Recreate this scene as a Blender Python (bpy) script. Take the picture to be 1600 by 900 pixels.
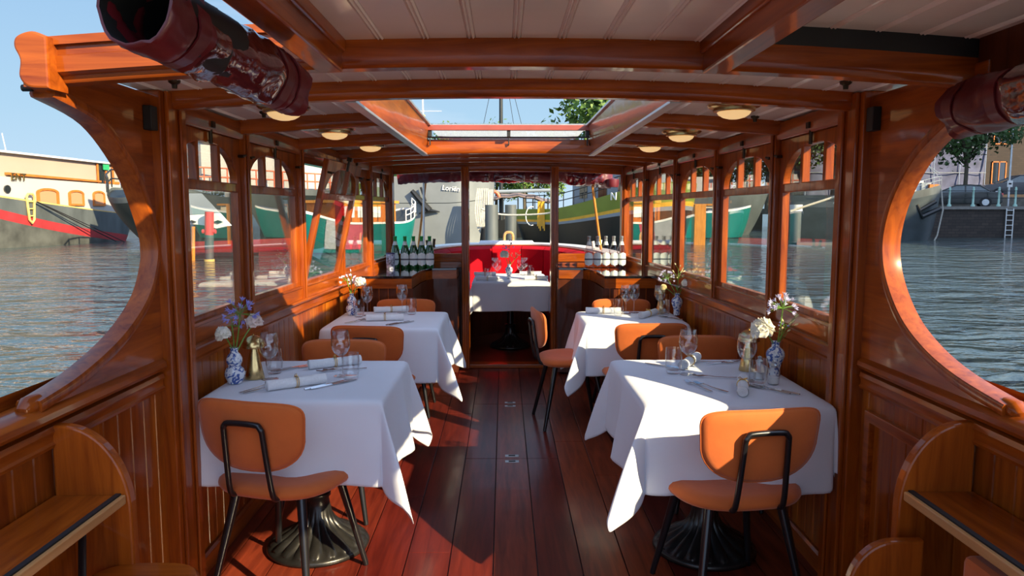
import bpy, bmesh, math, random
from mathutils import Vector, Matrix, noise
random.seed(7)
S = bpy.context.scene
for o in list(bpy.data.objects): bpy.data.objects.remove(o)
COL = S.collection
PI = math.pi
R = math.radians

# ------------------------------------------------------------ camera
F = 1150.0
YAW = math.atan(13 / math.hypot(F, 120)); PITCH = math.atan(120 / F)
cd = bpy.data.cameras.new('camera'); cam = bpy.data.objects.new('camera', cd); COL.objects.link(cam)
cd.sensor_width = 36; cd.lens = F * 36 / 1600; cd.clip_start = .05; cd.clip_end = 900
cam.location = (-.035, 0, 1.45); cam.rotation_euler = (PI / 2 - PITCH, 0, -YAW)
S.camera = cam
CAMP = Vector((-.035, 0, 1.45))
_fw = Vector((math.sin(YAW) * math.cos(PITCH), math.cos(YAW) * math.cos(PITCH), -math.sin(PITCH)))
_rt = Vector((math.cos(YAW), -math.sin(YAW), 0)); _up = _rt.cross(_fw)
def at(px, py, Y):
    d = _fw + _rt * ((px - 800) / F) + _up * ((450 - py) / F)
    return CAMP + d * (Y / d.y)
# ------------------------------------------------------------ world, sun, exposure
SUNDIR = Vector((-1.40, 1.32, -1.0)).normalized()      # travel direction of the light
W = bpy.data.worlds.new('world'); S.world = W; W.use_nodes = True
nt = W.node_tree; N = nt.nodes; L = nt.links; N.clear()
wo = N.new('ShaderNodeOutputWorld'); bg = N.new('ShaderNodeBackground'); L.new(bg.outputs[0], wo.inputs[0])
tc = N.new('ShaderNodeTexCoord'); sx = N.new('ShaderNodeSeparateXYZ'); L.new(tc.outputs['Generated'], sx.inputs[0])
cr = N.new('ShaderNodeValToRGB'); L.new(sx.outputs[2], cr.inputs[0])
cr.color_ramp.elements[0].position = 0; cr.color_ramp.elements[0].color = (.50, .66, .80, 1)
cr.color_ramp.elements[1].position = .75; cr.color_ramp.elements[1].color = (.13, .27, .55, 1)
e = cr.color_ramp.elements.new(.12); e.color = (.38, .58, .76, 1)
e = cr.color_ramp.elements.new(.35); e.color = (.24, .43, .70, 1)
mp = N.new('ShaderNodeMapping'); mp.inputs['Scale'].default_value = (1.2, 1.2, 7); L.new(tc.outputs['Generated'], mp.inputs[0])
nz = N.new('ShaderNodeTexNoise'); nz.inputs['Scale'].default_value = 1.6; nz.inputs['Detail'].default_value = 6; L.new(mp.outputs[0], nz.inputs[0])
cr2 = N.new('ShaderNodeValToRGB'); cr2.color_ramp.elements[0].position = .56; cr2.color_ramp.elements[1].position = .8
cr2.color_ramp.elements[1].color = (.55, .55, .55, 1); L.new(nz.outputs[0], cr2.inputs[0])
mx = N.new('ShaderNodeMixRGB'); L.new(cr2.outputs[0], mx.inputs[0]); L.new(cr.outputs[0], mx.inputs[1]); mx.inputs[2].default_value = (.85, .88, .92, 1)
# bluish fill glow added around the sun (behind the camera, to the right)
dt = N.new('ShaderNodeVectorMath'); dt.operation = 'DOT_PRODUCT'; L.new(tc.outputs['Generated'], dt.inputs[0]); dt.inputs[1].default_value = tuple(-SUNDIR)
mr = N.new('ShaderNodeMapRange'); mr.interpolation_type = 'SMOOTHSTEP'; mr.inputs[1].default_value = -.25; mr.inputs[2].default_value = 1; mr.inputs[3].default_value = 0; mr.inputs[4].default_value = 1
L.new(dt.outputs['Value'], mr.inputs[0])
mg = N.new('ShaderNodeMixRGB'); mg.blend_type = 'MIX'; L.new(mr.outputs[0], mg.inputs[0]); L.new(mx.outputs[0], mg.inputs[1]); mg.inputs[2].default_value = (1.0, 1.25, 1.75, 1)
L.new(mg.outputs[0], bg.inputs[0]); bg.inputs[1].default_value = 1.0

sd = bpy.data.lights.new('sun', 'SUN'); sd.energy = 9.8; sd.color = (1, .82, .52); sd.angle = R(.55)
so = bpy.data.objects.new('sun', sd); COL.objects.link(so); so.rotation_euler = SUNDIR.to_track_quat('-Z', 'Y').to_euler(); so.location = (10, -10, 12)
S.view_settings.view_transform = 'Standard'; S.view_settings.look = 'None'; S.view_settings.gamma = 1; S.view_settings.exposure = .27
S.view_settings.use_curve_mapping = False

# ------------------------------------------------------------ materials
MAT = {}
def new_mat(name):
    m = bpy.data.materials.new(name); m.use_nodes = True; m.node_tree.nodes.clear()
    o = m.node_tree.nodes.new('ShaderNodeOutputMaterial'); MAT[name] = m
    return m, m.node_tree.nodes, m.node_tree.links, o
def pbr(name, col, rough=.5, metal=0, coat=0, noise_amt=.12, nscale=6, bump=0, bscale=60, sheen=0, emit=None, es=0, spec=.5, scale=(1, 1, 1), trans=0):
    m, N, L, o = new_mat(name)
    b = N.new('ShaderNodeBsdfPrincipled'); L.new(b.outputs[0], o.inputs[0])
    tc = N.new('ShaderNodeTexCoord'); mp = N.new('ShaderNodeMapping'); mp.inputs['Scale'].default_value = scale; L.new(tc.outputs['Object'], mp.inputs[0])
    n = N.new('ShaderNodeTexNoise'); n.inputs['Scale'].default_value = nscale; n.inputs['Detail'].default_value = 4; L.new(mp.outputs[0], n.inputs[0])
    r = N.new('ShaderNodeValToRGB'); L.new(n.outputs[0], r.inputs[0])
    lo = [max(0, c * (1 - noise_amt)) for c in col]; hi = [min(1, c * (1 + noise_amt)) for c in col]
    r.color_ramp.elements[0].color = (*lo, 1); r.color_ramp.elements[1].color = (*hi, 1)
    r.color_ramp.elements[0].position = .3; r.color_ramp.elements[1].position = .7
    L.new(r.outputs[0], b.inputs['Base Color'])
    b.inputs['Roughness'].default_value = rough; b.inputs['Metallic'].default_value = metal; b.inputs['Coat Weight'].default_value = coat
    b.inputs['Coat Roughness'].default_value = .06; b.inputs['Specular IOR Level'].default_value = spec
    b.inputs['Sheen Weight'].default_value = sheen; b.inputs['Transmission Weight'].default_value = trans
    if emit: b.inputs['Emission Color'].default_value = (*emit, 1); b.inputs['Emission Strength'].default_value = es
    if bump:
        n2 = N.new('ShaderNodeTexNoise'); n2.inputs['Scale'].default_value = bscale; n2.inputs['Detail'].default_value = 3; L.new(mp.outputs[0], n2.inputs[0])
        bm = N.new('ShaderNodeBump'); bm.inputs['Strength'].default_value = bump; bm.inputs['Distance'].default_value = .01; L.new(n2.outputs[0], bm.inputs['Height']); L.new(bm.outputs[0], b.inputs['Normal'])
    return m
def wood(name, axis, c1, c2, rough=.3, coat=.9, plank=None, nscale=3.2, cr=.07):
    """varnished timber with its grain along axis; plank = (axis, pitch, offset, strength) shifts the tone per plank"""
    m, N, L, o = new_mat(name)
    b = N.new('ShaderNodeBsdfPrincipled'); L.new(b.outputs[0], o.inputs[0])
    tc = N.new('ShaderNodeTexCoord'); mp = N.new('ShaderNodeMapping')
    sc = [9, 9, 9]; sc[axis] = .7; mp.inputs['Scale'].default_value = sc; L.new(tc.outputs['Object'], mp.inputs[0])
    n = N.new('ShaderNodeTexNoise'); n.inputs['Scale'].default_value = nscale; n.inputs['Detail'].default_value = 7; n.inputs['Roughness'].default_value = .62; n.inputs['Distortion'].default_value = .6
    L.new(mp.outputs[0], n.inputs[0])
    r = N.new('ShaderNodeValToRGB'); L.new(n.outputs[0], r.inputs[0])
    r.color_ramp.elements[0].color = (*c1, 1); r.color_ramp.elements[1].color = (*c2, 1); r.color_ramp.elements[0].position = .28; r.color_ramp.elements[1].position = .72
    src = r.outputs[0]
    n3 = N.new('ShaderNodeTexNoise'); n3.inputs['Scale'].default_value = 1.7; L.new(tc.outputs['Object'], n3.inputs[0])
    hv = N.new('ShaderNodeHueSaturation'); L.new(src, hv.inputs['Color'])
    v1 = N.new('ShaderNodeMapRange'); v1.inputs[3].default_value = .65; v1.inputs[4].default_value = 1.35; L.new(n3.outputs[0], v1.inputs[0])
    val = v1.outputs[0]
    if plank:
        ax, pitch, off, st = plank
        sp = N.new('ShaderNodeSeparateXYZ'); L.new(tc.outputs['Object'], sp.inputs[0])
        a = N.new('ShaderNodeMath'); a.operation = 'SUBTRACT'; L.new(sp.outputs[ax], a.inputs[0]); a.inputs[1].default_value = off
        d = N.new('ShaderNodeMath'); d.operation = 'DIVIDE'; L.new(a.outputs[0], d.inputs[0]); d.inputs[1].default_value = pitch
        f = N.new('ShaderNodeMath'); f.operation = 'FLOOR'; L.new(d.outputs[0], f.inputs[0])
        wn = N.new('ShaderNodeTexWhiteNoise'); wn.noise_dimensions = '1D'; L.new(f.outputs[0], wn.inputs['W'])
        v2 = N.new('ShaderNodeMapRange'); v2.inputs[3].default_value = 1 - st; v2.inputs[4].default_value = 1 + st; L.new(wn.outputs['Value'], v2.inputs[0])
        ml = N.new('ShaderNodeMath'); ml.operation = 'MULTIPLY'; L.new(val, ml.inputs[0]); L.new(v2.outputs[0], ml.inputs[1]); val = ml.outputs[0]
        h2 = N.new('ShaderNodeMapRange'); h2.inputs[3].default_value = .495; h2.inputs[4].default_value = .512; L.new(wn.outputs['Value'], h2.inputs[0]); L.new(h2.outputs[0], hv.inputs['Hue'])
    L.new(val, hv.inputs['Value']); L.new(hv.outputs[0], b.inputs['Base Color'])
    b.inputs['Roughness'].default_value = rough; b.inputs['Coat Weight'].default_value = coat * .55; b.inputs['Coat Roughness'].default_value = cr; b.inputs['Specular IOR Level'].default_value = .12
    n4 = N.new('ShaderNodeTexNoise'); n4.inputs['Scale'].default_value = 5; L.new(tc.outputs['Object'], n4.inputs[0])
    bm = N.new('ShaderNodeBump'); bm.inputs['Strength'].default_value = .12; bm.inputs['Distance'].default_value = .02; L.new(n4.outputs[0], bm.inputs['Height']); L.new(bm.outputs[0], b.inputs['Coat Normal'])
    return m
def thin_glass(name, tint=(.96, .98, .97), refl=1.0, ior=1.5, rough=0):
    m, N, L, o = new_mat(name)
    t = N.new('ShaderNodeBsdfTransparent'); t.inputs[0].default_value = (*tint, 1)
    g = N.new('ShaderNodeBsdfGlossy'); g.inputs['Roughness'].default_value = rough
    fr = N.new('ShaderNodeFresnel'); ge = N.new('ShaderNodeNewGeometry'); mi_ = N.new('ShaderNodeMapRange'); L.new(ge.outputs['Backfacing'], mi_.inputs[0]); mi_.inputs[3].default_value = ior; mi_.inputs[4].default_value = 1 / ior; L.new(mi_.outputs[0], fr.inputs[0])
    ml = N.new('ShaderNodeMath'); ml.operation = 'MULTIPLY'; ml.use_clamp = True; L.new(fr.outputs[0], ml.inputs[0]); ml.inputs[1].default_value = refl
    mi = N.new('ShaderNodeMixShader'); L.new(ml.outputs[0], mi.inputs[0]); L.new(t.outputs[0], mi.inputs[1]); L.new(g.outputs[0], mi.inputs[2]); L.new(mi.outputs[0], o.inputs[0])
    return m
C1, C2 = (.16, .025, .003), (.42, .096, .009)
WX = wood('mahogany_x', 0, C1, C2); WY = wood('mahogany_y', 1, C1, C2); WZ = wood('mahogany_z', 2, C1, C2)
WPL = wood('wainscot_planks', 2, (.18, .029, .003), (.46, .108, .009), plank=(1, .083, 0, .32))
WDK = wood('dark_mahogany', 2, (.06, .014, .006), (.13, .032, .012), coat=.7)
WFL = wood('floor_planks', 1, (.085, .011, .007), (.24, .034, .016), rough=.35, coat=.5, plank=(0, .182, -.08, .45), cr=.16)
WLT = wood('light_oak_nose', 1, (.42, .20, .07), (.62, .34, .14))
WTK = wood('teak_warm', 2, (.42, .16, .03), (.65, .28, .06), coat=.3)
CEIL = pbr('cream_ceiling_paint', (.93, .90, .87), .22, coat=.35, noise_amt=.05, nscale=3, bump=.03, bscale=4)
CLOTH = pbr('white_linen', (.72, .745, .81), .85, noise_amt=.02, nscale=4, bump=.10, bscale=9, sheen=.2)
NAPK = pbr('napkin_cotton', (.80, .81, .82), .95, noise_amt=.04, nscale=40, bump=.5, bscale=260)
VELV = pbr('orange_velvet', (.54, .112, .012), .8, noise_amt=.12, nscale=7, sheen=.25, bump=.1, bscale=30)
REDV = pbr('red_velvet', (.42, .004, .012), .85, noise_amt=.12, nscale=5, spec=.1)
BLK = pbr('black_steel', (.012, .012, .014), .32, metal=.2, coat=.3, noise_amt=.1)
IRON = pbr('cast_iron', (.045, .044, .042), .33, metal=.75, noise_amt=.3, nscale=14, bump=.1, bscale=40)
BRASS = pbr('brushed_brass', (.66, .47, .20), .24, metal=1, noise_amt=.06, nscale=30)
GOLD = pbr('gold_wire', (.75, .50, .16), .25, metal=1)
STEEL = pbr('cutlery_steel', (.62, .62, .63), .16, metal=1, noise_amt=.03)
ALU = pbr('brushed_aluminium', (.55, .58, .60), .35, metal=.8)
DBRZ = pbr('dark_bronze', (.05, .035, .02), .4, metal=.7)
BURG = pbr('burgundy_canvas', (.115, .008, .014), .45, coat=.25, noise_amt=.25, nscale=9, bump=.35, bscale=14)
BURP = pbr('clear_curtain_film', (.09, .012, .018), .09, coat=1, noise_amt=.5, nscale=12, bump=.9, bscale=16, spec=.8)
BLKTOP = pbr('black_lacquer_top', (.008, .008, .010), .04, coat=1, spec=.7)
BLKRUB = pbr('black_rubber', (.01, .01, .011), .6)
WHITE = pbr('white_marine_paint', (.74, .74, .72), .35, noise_amt=.05, nscale=1.5)
GLASS = thin_glass('window_glass', refl=1.25, ior=1.5)
WGLASS = thin_glass('wine_glass_crystal', (.985, .99, .995), refl=1.9, ior=1.5)
GGLASS = pbr('green_bottle_glass', (.01, .075, .015), .05, coat=.6, spec=.8)
CGLASS = thin_glass('clear_bottle_glass', (.86, .80, .80), refl=1.6)
LABEL = pbr('paper_label', (.70, .76, .78), .6, noise_amt=.06, nscale=60)
LBAND = pbr('label_band', (.10, .10, .13), .6)
GCAP = pbr('green_foil', (.02, .36, .08), .3, metal=.3)
LAMPG = pbr('lit_lamp_glass', (.95, .75, .45), .4, emit=(1, .62, .26), es=.55)

def porcelain():
    m, N, L, o = new_mat('delft_porcelain')
    b = N.new('ShaderNodeBsdfPrincipled'); L.new(b.outputs[0], o.inputs[0]); tc = N.new('ShaderNodeTexCoord')
    n = N.new('ShaderNodeTexNoise'); n.inputs['Scale'].default_value = 42; n.inputs['Detail'].default_value = 2; n.inputs['Distortion'].default_value = 1.6; L.new(tc.outputs['Object'], n.inputs[0])
    r = N.new('ShaderNodeValToRGB'); L.new(n.outputs[0], r.inputs[0]); r.color_ramp.interpolation = 'LINEAR'
    r.color_ramp.elements[0].position = .50; r.color_ramp.elements[0].color = (.72, .76, .80, 1); r.color_ramp.elements[1].position = .56; r.color_ramp.elements[1].color = (.05, .11, .36, 1)
    L.new(r.outputs[0], b.inputs['Base Color']); b.inputs['Roughness'].default_value = .12; b.inputs['Coat Weight'].default_value = .6
    return m
PORC = porcelain()
PETW = pbr('white_petals', (.88, .84, .72), .6, noise_amt=.06, nscale=20)
PETB = pbr('violet_petals', (.34, .32, .72), .6, noise_amt=.2, nscale=40)
PETL = pbr('pale_lilac_petals', (.66, .62, .84), .6, noise_amt=.15, nscale=40)
PETY = pbr('cream_buds', (.72, .62, .32), .6, noise_amt=.15, nscale=30)
GRN = pbr('leaf_green', (.13, .27, .035), .5, noise_amt=.3, nscale=20)

# ------------------------------------------------------------ mesh helpers
class MB:
    def __init__(s): s.v = []; s.f = []; s.m = []; s.mi = 0
    def add(s, vs, fs, mi=None):
        o = len(s.v); s.v += [tuple(v) for v in vs]
        for f in fs: s.f.append(tuple(i + o for i in f)); s.m.append(s.mi if mi is None else mi)
        return s
    def box(s, x0, x1, y0, y1, z0, z1, mi=None, M=None):
        vs = [Vector((x, y, z)) for z in (z0, z1) for y in (y0, y1) for x in (x0, x1)]
        if M: vs = [M @ v for v in vs]
        return s.add(vs, [(0, 2, 3, 1), (4, 5, 7, 6), (0, 1, 5, 4), (2, 6, 7, 3), (0, 4, 6, 2), (1, 3, 7, 5)], mi)
    def tube(s, pts, rad, n=10, mi=None, cap=True, closed=False):
        pts = [Vector(p) for p in pts]
        if not hasattr(rad, '__len__'): rad = [rad] * len(pts)
        vs = []; fs = []; ref = None; K = len(pts)
        for i, p in enumerate(pts):
            a = pts[(i - 1) % K] if (closed or i > 0) else p; b = pts[(i + 1) % K] if (closed or i < K - 1) else p
            t = (b - a)
            t = t.normalized() if t.length > 1e-9 else Vector((0, 0, 1))
            if ref is None: ref = Vector((0, 0, 1)) if abs(t.z) < .9 else Vector((1, 0, 0))
            u = (ref - t * ref.dot(t)).normalized(); w = t.cross(u); ref = u
            for k in range(n):
                an = 2 * PI * k / n; vs.append(p + (u * math.cos(an) + w * math.sin(an)) * rad[i])
        for i in range(K if closed else K - 1):
            j = (i + 1) % K
            for k in range(n): fs.append((i * n + k, i * n + (k + 1) % n, j * n + (k + 1) % n, j * n + k))
        if cap and not closed: fs.append(tuple(reversed(range(n)))); fs.append(tuple(range((K - 1) * n, K * n)))
        return s.add(vs, fs, mi)
    def lathe(s, prof, n=28, mi=None, c=(0, 0, 0), mod=None):
        vs = []; fs = []
        for (r, z) in prof:
            for k in range(n):
                a = 2 * PI * k / n; rr = r * (mod(a, z) if mod else 1)
                vs.append((c[0] + rr * math.cos(a), c[1] + rr * math.sin(a), c[2] + z))
        for i in range(len(prof) - 1):
            for k in range(n): fs.append((i * n + k, i * n + (k + 1) % n, (i + 1) * n + (k + 1) % n, (i + 1) * n + k))
        if prof[0][0] > 1e-6: fs.append(tuple(reversed(range(n))))
        if prof[-1][0] > 1e-6: fs.append(tuple(range((len(prof) - 1) * n, len(prof) * n)))
        return s.add(vs, fs, mi)
    def grid(s, rows, closed=False, mi=None):
        n = len(rows[0]); vs = [v for r in rows for v in r]; fs = []
        for i in range(len(rows) - 1):
            for k in range(n if closed else n - 1): fs.append((i * n + k, i * n + (k + 1) % n, (i + 1) * n + (k + 1) % n, (i + 1) * n + k))
        return s.add(vs, fs, mi)
    def build(s, name, mats, parent=None, smooth=False, bevel=0, matrix=None, auto=None):
        me = bpy.data.meshes.new(name); me.from_pydata(s.v, [], s.f)
        mats = mats if isinstance(mats, (list, tuple)) else [mats]
        for m in mats: me.materials.append(m)
        me.polygons.foreach_set('material_index', s.m)
        bm = bmesh.new(); bm.from_mesh(me); bmesh.ops.remove_doubles(bm, verts=bm.verts, dist=1e-5)
        bmesh.ops.recalc_face_normals(bm, faces=bm.faces); bm.to_mesh(me); bm.free()
        if smooth: me.polygons.foreach_set('use_smooth', [True] * len(me.polygons)); me.set_sharp_from_angle(angle=R(auto or 42))
        o = bpy.data.objects.new(name, me); COL.objects.link(o)
        if matrix is not None: o.matrix_world = matrix
        if parent is not None: o.parent = parent
        if bevel:
            b = o.modifiers.new('bevel', 'BEVEL'); b.width = bevel; b.segments = 2; b.limit_method = 'ANGLE'; b.angle_limit = R(50)
        return o
def plate(name, loops, th, mats, parent=None, bev=0, matrix=None):
    """flat board cut to an outline (first loop) with holes; local x,y in plane, z thickness"""
    cu = bpy.data.curves.new(name, 'CURVE'); cu.dimensions = '2D'; cu.fill_mode = 'BOTH'; cu.extrude = max(th / 2 - bev, 1e-4); cu.bevel_depth = bev; cu.bevel_resolution = 1
    if bev: cu.offset = -bev
    for lp in loops:
        sp = cu.splines.new('POLY'); sp.points.add(len(lp) - 1); sp.use_cyclic_u = True
        for i, p in enumerate(lp): sp.points[i].co = (p[0], p[1], 0, 1)
    t = bpy.data.objects.new('tmp', cu); COL.objects.link(t)
    dg = bpy.context.evaluated_depsgraph_get(); dg.update()
    me = bpy.data.meshes.new_from_object(t.evaluated_get(dg)); me.name = name
    bpy.data.objects.remove(t); bpy.data.curves.remove(cu)
    me.materials.clear(); me.materials.append(mats); me.polygons.foreach_set('use_smooth', [False] * len(me.polygons))
    o = bpy.data.objects.new(name, me); COL.objects.link(o)
    if matrix is not None: o.matrix_world = matrix
    if parent is not None: o.parent = parent
    return o
def text(name, body, size, mats, matrix, parent=None, ext=.004, shear=0):
    cu = bpy.data.curves.new(name, 'FONT'); cu.body = body; cu.size = size; cu.extrude = ext; cu.shear = shear; cu.offset = size * .012
    t = bpy.data.objects.new('tmp', cu); COL.objects.link(t)
    dg = bpy.context.evaluated_depsgraph_get(); dg.update()
    me = bpy.data.meshes.new_from_object(t.evaluated_get(dg)); bpy.data.objects.remove(t)
    me.materials.clear(); me.materials.append(mats)
    o = bpy.data.objects.new(name, me); COL.objects.link(o); o.matrix_world = matrix
    if parent is not None: o.parent = parent; o.matrix_parent_inverse = parent.matrix_world.inverted()
    return o
def tag(o, label=None, cat=None, group=None, kind=None):
    if label: o['label'] = label
    if cat: o['category'] = cat
    if group: o['group'] = group
    if kind: o['kind'] = kind
    return o
def thing(name, label, cat, loc=(0, 0, 0), rz=0, group=None):
    o = bpy.data.objects.new(name, None); COL.objects.link(o); o.empty_display_size = .05
    o.location = loc; o.rotation_euler = (0, 0, rz)
    return tag(o, label, cat, group)
def struct(o): o['kind'] = 'structure'; return o
def kids(o): return [c for c in bpy.data.objects if c.parent == o]
def copy_tree(o, loc=None, rz=None, label=None, parent=None, scale=None):
    c = o.copy(); COL.objects.link(c); c.parent = parent
    if parent is None:
        if loc is not None: c.location = loc
        if rz is not None: c.rotation_euler = (0, 0, rz)
        if scale is not None: c.scale = scale if hasattr(scale, '__len__') else (scale,) * 3
        if label: c['label'] = label
    for k in kids(o): copy_tree(k, parent=c)
    return c
TRIM = [0]
def trim_name(): TRIM[0] += 1; return 'trim_%d' % TRIM[0]
def cr_spline(pts, n=6):
    pts = [Vector(p) for p in pts]; out = []
    for i in range(len(pts) - 1):
        p0 = pts[max(i - 1, 0)]; p1 = pts[i]; p2 = pts[i + 1]; p3 = pts[min(i + 2, len(pts) - 1)]
        for k in range(n):
            t = k / n; out.append(.5 * ((2 * p1) + (p2 - p0) * t + (2 * p0 - 5 * p1 + 4 * p2 - p3) * t * t + (3 * p1 - p0 - 3 * p2 + p3) * t ** 3))
    out.append(pts[-1]); return out

# ============================================================ BOAT SHELL
HW = [(0.1, 1.24), (2.63, 1.245), (3.48, 1.255), (4.33, 1.23), (5.18, 1.187), (6.03, 1.136), (6.88, 1.088), (7.6, 1.02), (8.6, .86), (9.3, .55), (9.75, .0)]
POSTY = [2.63, 3.48, 4.33, 5.18, 6.03, 6.88]
def wx(y):
    for (a, A), (b, B) in zip(HW, HW[1:]):
        if a <= y <= b: return A + (B - A) * (y - a) / (b - a)
    return HW[0][1] if y < HW[0][0] else 0
def lower_z(x): return 1.848 - .032 * x * x          # underside of the roof beams
def ceil_z(x): return 1.910 - .032 * x * x
# floor -------------------------------------------------------------
b = MB()
b.box(-1.32, 1.32, .1, 7.0, -.04, -.012, 1)
xs = [-.08 + .182 * k for k in range(-8, 8)]
random.seed(3)
for x in xs:
    cuts = [.1]
    if -.27 < x < .2: cuts += [2.5 if x < 0 else 2.3, 4.213, 5.44, 7.0]
    else:
        y = 1.2 + random.random() * 1.6
        while y < 6.6: cuts.append(y); y += 1.3 + random.random()
        cuts.append(7.0)
    x0 = max(x + .0022, -1.30); x1 = min(x + .182 - .0022, 1.30)
    if x1 <= x0: continue
    for a, c in zip(cuts, cuts[1:]): b.box(x0, x1, a + .0018, c - .0018, -.012, 0, 0)
struct(b.build('floor', [WFL, BLKRUB], bevel=.0012))
# side walls: grooved planks + apron + header ---------------------------------
def side_wall(s, name):
    b = MB(); y = .1; z0, z1 = -.03, .90
    colsn = []
    pitch = .083
    k = 0
    while y < 6.9:
        for dy, n in ((0, 0), (.004, -.006), (.008, 0)):
            colsn.append((y + dy, n))
        colsn.append((y + pitch - .0005, 0)); y += pitch
    rows = []
    for z in (z0, z1):
        rows.append([(s * (wx(yy) - n * 1.0), yy, z) for yy, n in colsn])
    b.grid(rows, mi=0)
    # outer skin and upper apron
    for za, zb, off in ((-.5, .98, .07),):
        rows = [[(s * (wx(yy) + off), yy, z) for yy in [.1 + .2 * i for i in range(35)]] for z in (za, zb)]
        b.grid(rows, mi=1)
    # top closing strip and header above the windows
    ys = [.1 + .17 * i for i in range(41)]
    b.grid([[(s * (wx(yy) + .07), yy, .93) for yy in ys], [(s * (wx(yy) - .0), yy, .93) for yy in ys], [(s * wx(yy), yy, .88) for yy in ys]], mi=1)
    ys = [2.63 + .17 * i for i in range(26)]
    for za, zb, o0, o1 in ((1.735, 1.90, .0, .055),):
        b.grid([[(s * (wx(yy) + o), yy, z) for yy in ys] for o, z in ((o0, za), (o0, zb), (o1, zb), (o1, za), (o0, za))], mi=1)
    return struct(b.build(name, [WPL, WY]))
side_wall(-1, 'wall_left'); side_wall(1, 'wall_right')
def rail(s, y0, y1, prof, mat=WY, mirror=None):
    """moulding with closed profile [(inward, z)] running along the side wall"""
    ys = [y0 + (y1 - y0) * i / 24 for i in range(25)]
    b = MB(); n = len(prof)
    vs = [(s * (wx(y) - p), y, z) for y in ys for p, z in prof]; fs = []
    for i in range(24):
        for k in range(n): fs.append((i * n + k, i * n + (k + 1) % n, (i + 1) * n + (k + 1) % n, (i + 1) * n + k))
    fs += [tuple(range(n)), tuple(range(24 * n, 25 * n))]
    b.add(vs, fs)
    return struct(b.build(trim_name(), mat, smooth=True, auto=35))
def rnd(cx, cz, r, n=8): return [(cx + r * math.cos(2 * PI * k / n), cz + r * math.sin(2 * PI * k / n)) for k in range(n)]
for s in (-1, 1):
    # cabin: apron board, sill cap, moulding below it
    rail(s, 2.66, 6.86, [(-.05, .93), (.012, .93), (.012, 1.0), (.02, 1.004), (.02, 1.016), (-.05, 1.016)])
    rail(s, 2.66, 6.86, [(0, .935), (.034, .94), (.04, .932), (.036, .922), (.018, .916), (.018, .885), (.026, .88), (.026, .868), (0, .86)])
    rail(s, 2.66, 6.86, [(0, 0), (.02, 0), (.02, .07), (.012, .08), (0, .08)])
    # open stern part: round coaming cap and rail under it
    rail(s, .1, 2.55, [(-.07, .93), (-.06, .945), (-.02, .948), (.01, .94), (.028, .925), (.03, .91), (.02, .897), (0, .893), (-.07, .893)])
    rail(s, .1, 2.55, [(0, .888), (.016, .884), (.02, .87), (.014, .858), (.014, .842), (.02, .836), (.016, .826), (0, .826)])
    # eaves plank under the ceiling
    rail(s, 2.68, 6.86, [(0, 1.775), (.018, 1.775), (.024, 1.785), (.024, 1.852), (0, 1.858)])
# panelled locker door in the right wall near the stern
b = MB()
for y0, y1, z0, z1 in ((1.95, 2.5, .725, .76), (1.95, 1.985, 0, .725), (2.465, 2.5, 0, .725)):
    b.box(wx(2) - .018, wx(2) + .01, y0, y1, z0, z1)
tag(b.build('locker_frame', WY, bevel=.003), 'low mahogany frame around the plank locker below the right coaming', 'locker frame')
# posts --------------------------------------------------------------
def post(x, y, z0, z1, w=.062, d=.05, mat=WZ):
    b = MB(); h = w / 2
    b.box(x - d / 2, x + d / 2, y - h, y + h, z0, z1)
    sg = -1 if x > 0 else 1
    xi = x + sg * d / 2
    b.box(min(xi, xi + sg * .008), max(xi, xi + sg * .008), y - h * .45, y + h * .45, z0, z1)
    return struct(b.build(trim_name(), mat, bevel=.004))
for s in (-1, 1):
    for i, y in enumerate(POSTY):
        if i == 0: continue
        post(s * (wx(y) - .005), y, .93, 1.86)
    # main front posts (heavy, full height)
    b = MB(); x = s * 1.245
    def bx(a, c, *r): b.box(min(x - s * a, x - s * c), max(x - s * a, x - s * c), *r)
    bx(-.05, .045, 2.56, 2.70, -.02, 1.86); bx(.045, .06, 2.585, 2.675, -.02, 1.86); bx(.06, .072, 2.66, 2.70, -.02, 1.86)
    struct(b.build(trim_name(), WZ, bevel=.005))
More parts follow.
